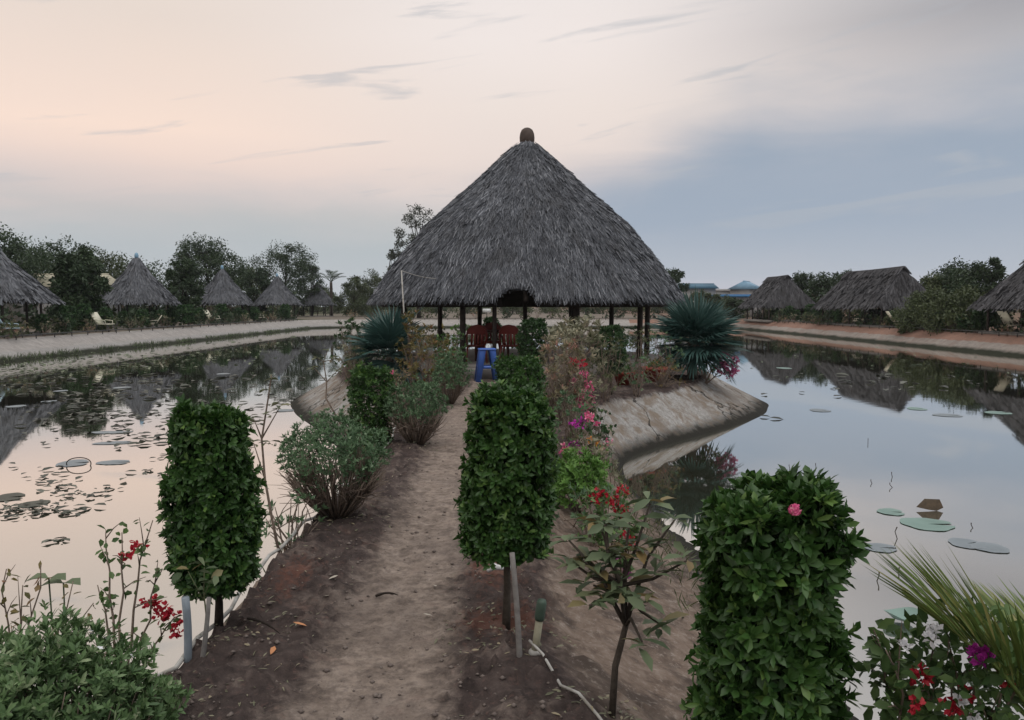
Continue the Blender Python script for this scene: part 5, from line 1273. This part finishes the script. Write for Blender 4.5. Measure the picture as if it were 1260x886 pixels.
for i, (u, v) in enumerate(((1098, 587), (1104, 663), (1079, 715), (1048, 482), (1068, 545), (1098, 600), (1197, 650), (1105, 705), (1073, 595), (972, 577), (1004, 575))):
    c = gnd(u, v, WZ); mb = MB(); hh = (.07, .12, .08, .07, .08, .06, .05, .05, .05, .06, .06)[i]; r_ = .0045
    bend = rs.normal(0, .05, 2)
    bend = bend * .25
    pts = [(0, 0, -.1), (0, 0, 0), (bend[0], bend[1], hh * .6), (bend[0] + (.02 if i == 1 else 0), bend[1], hh)]
    mb.tube(pts, [r_, r_, r_ * .9, r_ * 1.3], 6)
    tag(mb.build('lotus_stalk', M['reed'], loc=c, smooth=True), 'short dead lotus stalk poking out of the right pond' if i > 3 else ('tallest thin dead stalk right of the nearest shrub top', 'hooked dead stalk left of the largest lily pad', 'bent dead stalk below the pale pad', 'lone dead stalk in mid water of the right pond')[i], 'stalk', 'dead lotus stalks in the right pond')
# left pond pads
lily('round pad with raised rim in the middle of the left pond', 90, 570, 36, 11, 'padgrey')
lily('grey flat pad just right of the rimmed pad on the left pond', 140, 569, 40, 6, 'padgrey')
c = gnd(97, 573, WZ); mb = MB(); a = np.linspace(-.5, 3.6, 18); mb.tube(np.stack([.18 * np.cos(a), .02 * np.sin(a * 2), .10 * np.sin(a) + .02], -1), .008, 5); tag(mb.build('bent_stalk', M['reed'], loc=c, smooth=True), 'dead stalk bent into a loop over the rimmed pad', 'stalk')
for i, (u, v, w, h, lb) in enumerate(((20, 500, 26, 4, 'pale pad in the hut reflection at the left edge'), (75, 481, 18, 3, 'small bright pad under the reeds of the left bank'), (60, 494, 20, 3, 'faint pad above the left hut reflection'),
                                      (137, 532, 62, 4, 'long thin raft of pads in the pink reflection'), (140, 545, 60, 5, 'second long raft of pads, below the first'), (150, 477, 24, 3, 'bright pad before the second hut reflection'),
                                      (275, 460, 20, 3, 'small pad beneath the third hut'), (352, 505, 30, 4, 'pad close to the thin sapling on the left pond'), (10, 612, 45, 16, 'dark rotting pad patch at the left edge'), (42, 620, 40, 12, 'dark rotting pad beside the left edge patch'))):
    lily(lb, u, v, w * .8, h * .8, 'weed' if i > 7 else 'padgrey', notch=True)
def weed_mat(name, mat, spots, n, size, seed):
    rs = np.random.default_rng(seed); mb = MB()
    for u, v, du, dv, k in spots:
        m = int(n * k); U = u + rs.normal(0, du, m); Vv = v + rs.normal(0, dv, m)
        for a, b in zip(U, Vv):
            if b < 398: continue
            c = gnd(a, b, WZ + .006)
            if c[0] < PX0 - .1 or c[0] > PX1: continue
            if wl(c[1]) - .1 < c[0] < wr(c[1]) + .1 and c[1] < 28: continue
            s = size * (.4 + rs.random()) * c[1] / 8; t = rs.random() * 6.28
            mb.leaves([c + [0, 0, .004 + .02 * rs.random()]], [[math.cos(t), math.sin(t), .05 * rs.normal()]], [[0.1 * rs.normal(), 0.1 * rs.normal(), 1]], s, s * .5, rs.random(), 1, .05)
    return tag(mb.build(name, M[mat]), kind='stuff')
w1 = weed_mat('floating_weeds', 'weed', [(110, 485, 60, 6, 60), (110, 500, 25, 8, 45), (40, 628, 34, 4, 70), (95, 608, 30, 6, 28), (160, 535, 40, 6, 30), (70, 665, 8, 1.5, 6), (185, 580, 8, 1, 6), (140, 512, 45, 4, 30), (240, 505, 70, 14, 36), (345, 490, 22, 8, 22), (930, 497, 12, 3, 14), (130, 600, 4, 1, 4), (900, 512, 20, 4, 10), (120, 520, 80, 14, 70), (230, 540, 50, 20, 24), (80, 590, 50, 10, 30), (150, 470, 110, 8, 120), (1080, 470, 90, 8, 40)], 1, .11, 91)
tag(w1, 'dark weeds and rotting leaves floating on the left pond', 'weeds')
w2 = weed_mat('bank_weeds', 'greenweed', [(60, 454, 60, 6, 300), (180, 442, 70, 7, 240), (300, 430, 60, 7, 110), (20, 462, 30, 5, 60), (1100, 448, 90, 14, 60)], 1, .05, 92)
tag(w2, 'green weeds and scum along the water edge of the banks', 'weeds')

# grass tufts at the waterline of the left bank (uncountable)
mb = MB(); rs = np.random.default_rng(93); n = 2600; yv = 24 + 60 * rs.random(n) ** 1.3; clump = vnoise(yv, 0 * yv, .5, 3); kp = clump > .38; yv = yv[kp]; n = len(yv)
P = np.stack([PX0 - .12 + rs.normal(0, .12, n), yv, np.full(n, WZ)], -1); mb.leaves(P, rs.normal(0, .35, (n, 3)) + [0, 0, 1], rs.normal(0, 1, (n, 3)), .12 + .28 * rs.random(n), .03, rs.random(n), 0)
tag(mb.build('shore_grass', M['greenweed']), 'dark grass along the waterline of the left bank', 'grass', kind='stuff')
# short weeds along the causeway shores
mb = MB(); rs = np.random.default_rng(94); n = 1500; yv = 2.5 + 9 * rs.random(n); s = rs.random(n) < .45; xv = np.where(s, xl(yv) - .05 - .25 * rs.random(n), xr(yv) + (.55 + .3 * rs.random(n)) * (wr(yv) - xr(yv)))
kp = vnoise(xv, yv, 1.6, 5) > .55; xv, yv = xv[kp], yv[kp]; n = len(xv)
mb.leaves(np.stack([xv, yv, hgt(xv, yv)], -1), rs.normal(0, .5, (n, 3)) + [0, 0, .8], rs.normal(0, 1, (n, 3)), .05 + .09 * rs.random(n), .010, rs.random(n), 0)
tag(mb.build('shore_grass', M['olive']), 'sparse dry grass on the causeway shores', 'grass', kind='stuff')

# ------------------------------------------------------------------ litter on the soil
def fallen(u, v, mat, label, size, seed):
    rs = np.random.default_rng(seed); c = gnd(u, v); c[2] = float(hgt(c[0], c[1])) + .008; mb = MB(); a = rs.random() * 6
    mb.leaves([(0, 0, 0)], [[math.cos(a), math.sin(a), .1]], [[.2, .1, 1]], size, size * .45, .5, 1, -.15)
    tag(mb.build('fallen_leaf', M[mat], loc=c), label, 'leaf')
fallen(378, 770, 'fallen', 'bright orange fallen leaf on the dark soil left of the path', .075, 1)
fallen(333, 808, 'fallen', 'small orange-brown fallen leaf nearer the lower left shrub', .06, 2)
fallen(404, 716, 'fallenpale', 'pale curled leaf on the left soil below the sage bush', .06, 3)
fallen(397, 731, 'fallenpale', 'second pale leaf just below the curled one on the left soil', .05, 4)
fallen(535, 715, 'fallenpale', 'pale leaf at the right edge of the path', .05, 5)
fallen(532, 752, 'fallenpale', 'pale leaf on the right soil below the path edge leaf', .05, 6)
mb = MB(); rs = np.random.default_rng(95); n = 2400
for i in range(n):
    y = 2.6 + 9 * rs.random() ** 1.6; x = xl(y) + (xr(y) - xl(y)) * rs.random(); s = .003 + .014 * rs.random() ** 5
    d = unit(rs.normal(0, 1, (6, 3))) ; V = np.array([(1, 0, 0), (-1, 0, 0), (0, 1, 0), (0, -1, 0), (0, 0, .7), (0, 0, -.7)]) * s * (.7 + .6 * rs.random((6, 1))) + [x, y, float(hgt(x, y)) + s * .3]
    mb.add(V, [np.array([[0, 2, 4], [2, 1, 4], [1, 3, 4], [3, 0, 4], [2, 0, 5], [1, 2, 5], [3, 1, 5], [0, 3, 5]])], rs.random())
tag(mb.build('pebbles', M['stone']), 'small pebbles and clods scattered on the soil', 'pebbles', kind='stuff')
mb = MB(); n = 420
y = 2.6 + 9 * rs.random(n) ** 1.5; x = np.where(rs.random(n) < .6, xl(y) + .55 * rs.random(n), xr(y) - .5 * rs.random(n)); a = rs.random(n) * 6.28
mb.leaves(np.stack([x, y, hgt(x, y) + .006], -1), np.stack([np.cos(a), np.sin(a), .1 * rs.normal(0, 1, n)], -1), rs.normal(0, .2, (n, 3)) + [0, 0, 1], .02 + .03 * rs.random(n), .007, rs.random(n), 1, .1)
for bx, by, br in ((-1.42, 3.85, .35), (-.03, 3.85, .35), (.40, 3.05, .25), (-1.32, 5.85, .45), (-1.12, 9.1, .4), (.09, 9.2, .35), (-1.5, 2.7, .6)):
    m = 90; a = rs.random(m) * 6.28; r_ = br * np.sqrt(rs.random(m)); x = bx + r_ * np.cos(a); y = by + r_ * np.sin(a); a = rs.random(m) * 6.28
    mb.leaves(np.stack([x, y, hgt(x, y) + .007], -1), np.stack([np.cos(a), np.sin(a), .15 * rs.normal(0, 1, m)], -1), rs.normal(0, .3, (m, 3)) + [0, 0, 1], .02 + .03 * rs.random(m), .012, rs.random(m), 1, .15)
tag(mb.build('leaf_litter', M['paleleaf']), 'dry leaf litter on the soil beside the path', 'leaf litter', kind='stuff')
for u0, v0, u1, v1, lb in ((305, 765, 345, 790, 'dark dead twig on the left soil below the left clipped shrub'), (462, 728, 490, 726, 'short dark twig lying across the path')):
    a, b = gnd(u0, v0), gnd(u1, v1); a[2] = float(hgt(a[0], a[1])) + .012; b[2] = float(hgt(b[0], b[1])) + .012
    mb = MB(); mb.tube(curve((0, 0, 0), b - a, (0, .01, .012), 6), [.007, .008, .006, .006, .004, .002], 6); tag(mb.build('twig', M['darkbark'], loc=a, smooth=True), lb, 'twig')
c = gnd(612, 712); c[2] = float(hgt(c[0], c[1])) + .02; mb = MB(); rs = np.random.default_rng(8)
mb.tube([(-.06, 0, 0), (-.02, .02, .02), (.03, .0, .015), (.07, .03, .01), (.11, .05, .03)], [.014, .022, .012, .02, .01], 7); tag(mb.build('rag', M['rag'], loc=c), 'crumpled white rag on the soil under the block shaped clipped shrub', 'rag')

# ------------------------------------------------------------------ thin evening haze
def haze():
    m = bpy.data.materials.new('evening_haze'); m.use_nodes = True; nt = m.node_tree; nt.nodes.clear()
    v = nt.nodes.new('ShaderNodeVolumePrincipled'); v.inputs['Color'].default_value = (.86, .90, .95, 1); v.inputs['Density'].default_value = .00022
    o = nt.nodes.new('ShaderNodeOutputMaterial'); nt.links.new(v.outputs[0], o.inputs['Volume'])
    mb = MB(); mb.box((0, 85, 6.5), (420, 260, 20)); tag(mb.build('haze', m), 'thin evening haze over the ponds', 'haze', kind='stuff')
haze()
# ------------------------------------------------------------------ world, sun, camera
w = bpy.data.worlds.new('World'); scene.world = w; w.use_nodes = True
class WN(NT):
    def __init__(self, tree): self.t = tree; tree.nodes.clear()
t = WN(w.node_tree)
SUN_EL, SUN_AZ = R(68), R(150)
sky = t.n('ShaderNodeTexSky', _sky_type='NISHITA', _sun_disc=False, _sun_elevation=SUN_EL, _sun_rotation=SUN_AZ, _air_density=1.0, _dust_density=2.0)
g = t.n('ShaderNodeTexCoord').outputs['Generated']; sx = t.n('ShaderNodeSeparateXYZ'); t.l(g, sx.inputs[0])
az = t.math('ARCTAN2', sx.outputs['X'], sx.outputs['Y']); el = t.math('ARCSINE', t.math('MINIMUM', t.math('MAXIMUM', sx.outputs['Z'], -1.0), 1.0))
def lin(r, g_, b): return tuple(((c / 255 + .055) / 1.055) ** 2.4 if c > 10 else c / 255 / 12.92 for c in (r, g_, b))
cv = t.n('ShaderNodeCombineXYZ'); t.l(t.math('MULTIPLY', az, 2.2), cv.inputs[0]); t.l(t.math('MULTIPLY', el, 9.0), cv.inputs[1])
n1 = t.noise(1.6, 6, .55, cv.outputs[0], .4)
cv2 = t.n('ShaderNodeCombineXYZ'); t.l(t.math('MULTIPLY', az, 3.0), cv2.inputs[0]); t.l(t.math('ADD', t.math('MULTIPLY', el, 22.0), t.math('MULTIPLY', az, -3.0)), cv2.inputs[1]); cv2.inputs[2].default_value = 4.2
n2 = t.noise(1.5, 5, .55, cv2.outputs[0], .5)
azn = t.math('DIVIDE', t.math('ADD', az, .8), 1.6)            # -0.8..0.8 rad -> 0..1
eln = t.math('DIVIDE', el, .8)                                 # 0..0.8 rad -> 0..1
left = t.ramp(eln, [(0.0, lin(206, 200, 204)), (.14, lin(226, 206, 200)), (.25, lin(253, 228, 212)), (.40, lin(236, 221, 210)), (.58, lin(236, 226, 218)), (.8, lin(250, 248, 246))])
midc = t.ramp(eln, [(0.0, lin(206, 203, 208)), (.20, lin(236, 220, 212)), (.30, lin(241, 228, 220)), (.40, lin(245, 235, 230)), (.58, lin(236, 230, 228)), (.8, lin(252, 251, 250))])
right = t.ramp(eln, [(0.0, lin(200, 202, 212)), (.25, lin(214, 207, 206)), (.32, lin(196, 192, 193)), (.39, lin(168, 167, 171)), (.50, lin(198, 196, 198)), (.60, lin(215, 212, 211)), (.85, lin(248, 248, 250))])
upper = t.mix(t.ramp(azn, [(.22, 0.0), (.50, 1.0)], 'EASE'), left, midc)
upper = t.mix(t.ramp(azn, [(.54, 0.0), (.86, 1.0)], 'EASE'), upper, right)
lowL = t.ramp(eln, [(0.0, lin(192, 197, 204)), (.08, lin(184, 191, 196)), (.14, lin(190, 193, 194)), (.2, lin(200, 199, 202))])
lowR = t.ramp(eln, [(0.0, lin(206, 203, 212)), (.05, lin(182, 189, 200)), (.13, lin(163, 175, 191)), (.30, lin(155, 168, 184))])
lower = t.mix(t.ramp(azn, [(.40, 0.0), (.58, 1.0)], 'EASE'), lowL, lowR)
bnd = t.ramp(azn, [(0.0, .13), (.45, .125), (.54, .15), (.60, .17), (.68, .225), (.88, .235), (1.0, .26)])
dd = t.math('ADD', t.math('SUBTRACT', el, bnd), t.math('MULTIPLY', t.math('SUBTRACT', n1, .5), .10))
soft = t.ramp(azn, [(.42, .060), (.60, .062)])
mk = t.math('DIVIDE', dd, soft)
mk = t.ramp(t.math('ADD', t.math('MULTIPLY', mk, .5), .5), [(0.0, 0.0), (1.0, 1.0)], 'EASE')
colr = t.mix(mk, lower, upper)
streak = t.math('MULTIPLY', t.ramp(n2, [(.575, 0.0), (.70, .58)], 'EASE'), t.ramp(eln, [(.1, 0.4), (.2, 1.0), (.7, .6)]))
colr = t.mix(streak, colr, lin(182, 186, 192))
colr = t.mix(t.ramp(n1, [(.45, 0.0), (.75, .08)]), colr, lin(226, 214, 212))
below = t.ramp(t.math('ADD', t.math('MULTIPLY', el, 20.0), .5), [(0.0, 1.0), (.45, 0.0)])
colr = t.mix(below, colr, (.12, .11, .10))
sc = t.n('ShaderNodeVectorMath', _operation='SCALE'); t.l(colr, sc.inputs[0]); sc.inputs['Scale'].default_value = 10.0
fin = t.mix(.04, sc.outputs[0], sky.outputs[0])
bg = t.n('ShaderNodeBackground', Strength=.1); t.l(fin, bg.inputs['Color'])
wo = t.n('ShaderNodeOutputWorld'); t.l(bg.outputs[0], wo.inputs['Surface'])

sun = bpy.data.lights.new('sun', 'SUN'); sun.energy = 1.3; sun.angle = R(60); sun.color = (1.0, .95, .90)
so = bpy.data.objects.new('sun', sun); COL.objects.link(so)
dv = Vector((math.sin(SUN_AZ) * math.cos(SUN_EL), math.cos(SUN_AZ) * math.cos(SUN_EL), math.sin(SUN_EL)))
so.rotation_euler = dv.to_track_quat('Z', 'Y').to_euler()

cam = bpy.data.cameras.new('camera'); cam.sensor_width = 36; cam.lens = F / 1260 * 36; cam.clip_start = .05; cam.clip_end = 5000
co = bpy.data.objects.new('camera', cam); COL.objects.link(co); co.location = (0, 0, CAMZ); co.rotation_euler = (math.pi / 2 - PITCH, 0, 0)
scene.camera = co
vs = scene.view_settings; vs.view_transform = 'Standard'; vs.look = 'None'; vs.exposure = 0; vs.gamma = 1; vs.use_curve_mapping = False
scene.cycles.max_bounces = 6; scene.cycles.transparent_max_bounces = 4; scene.cycles.use_denoising = True
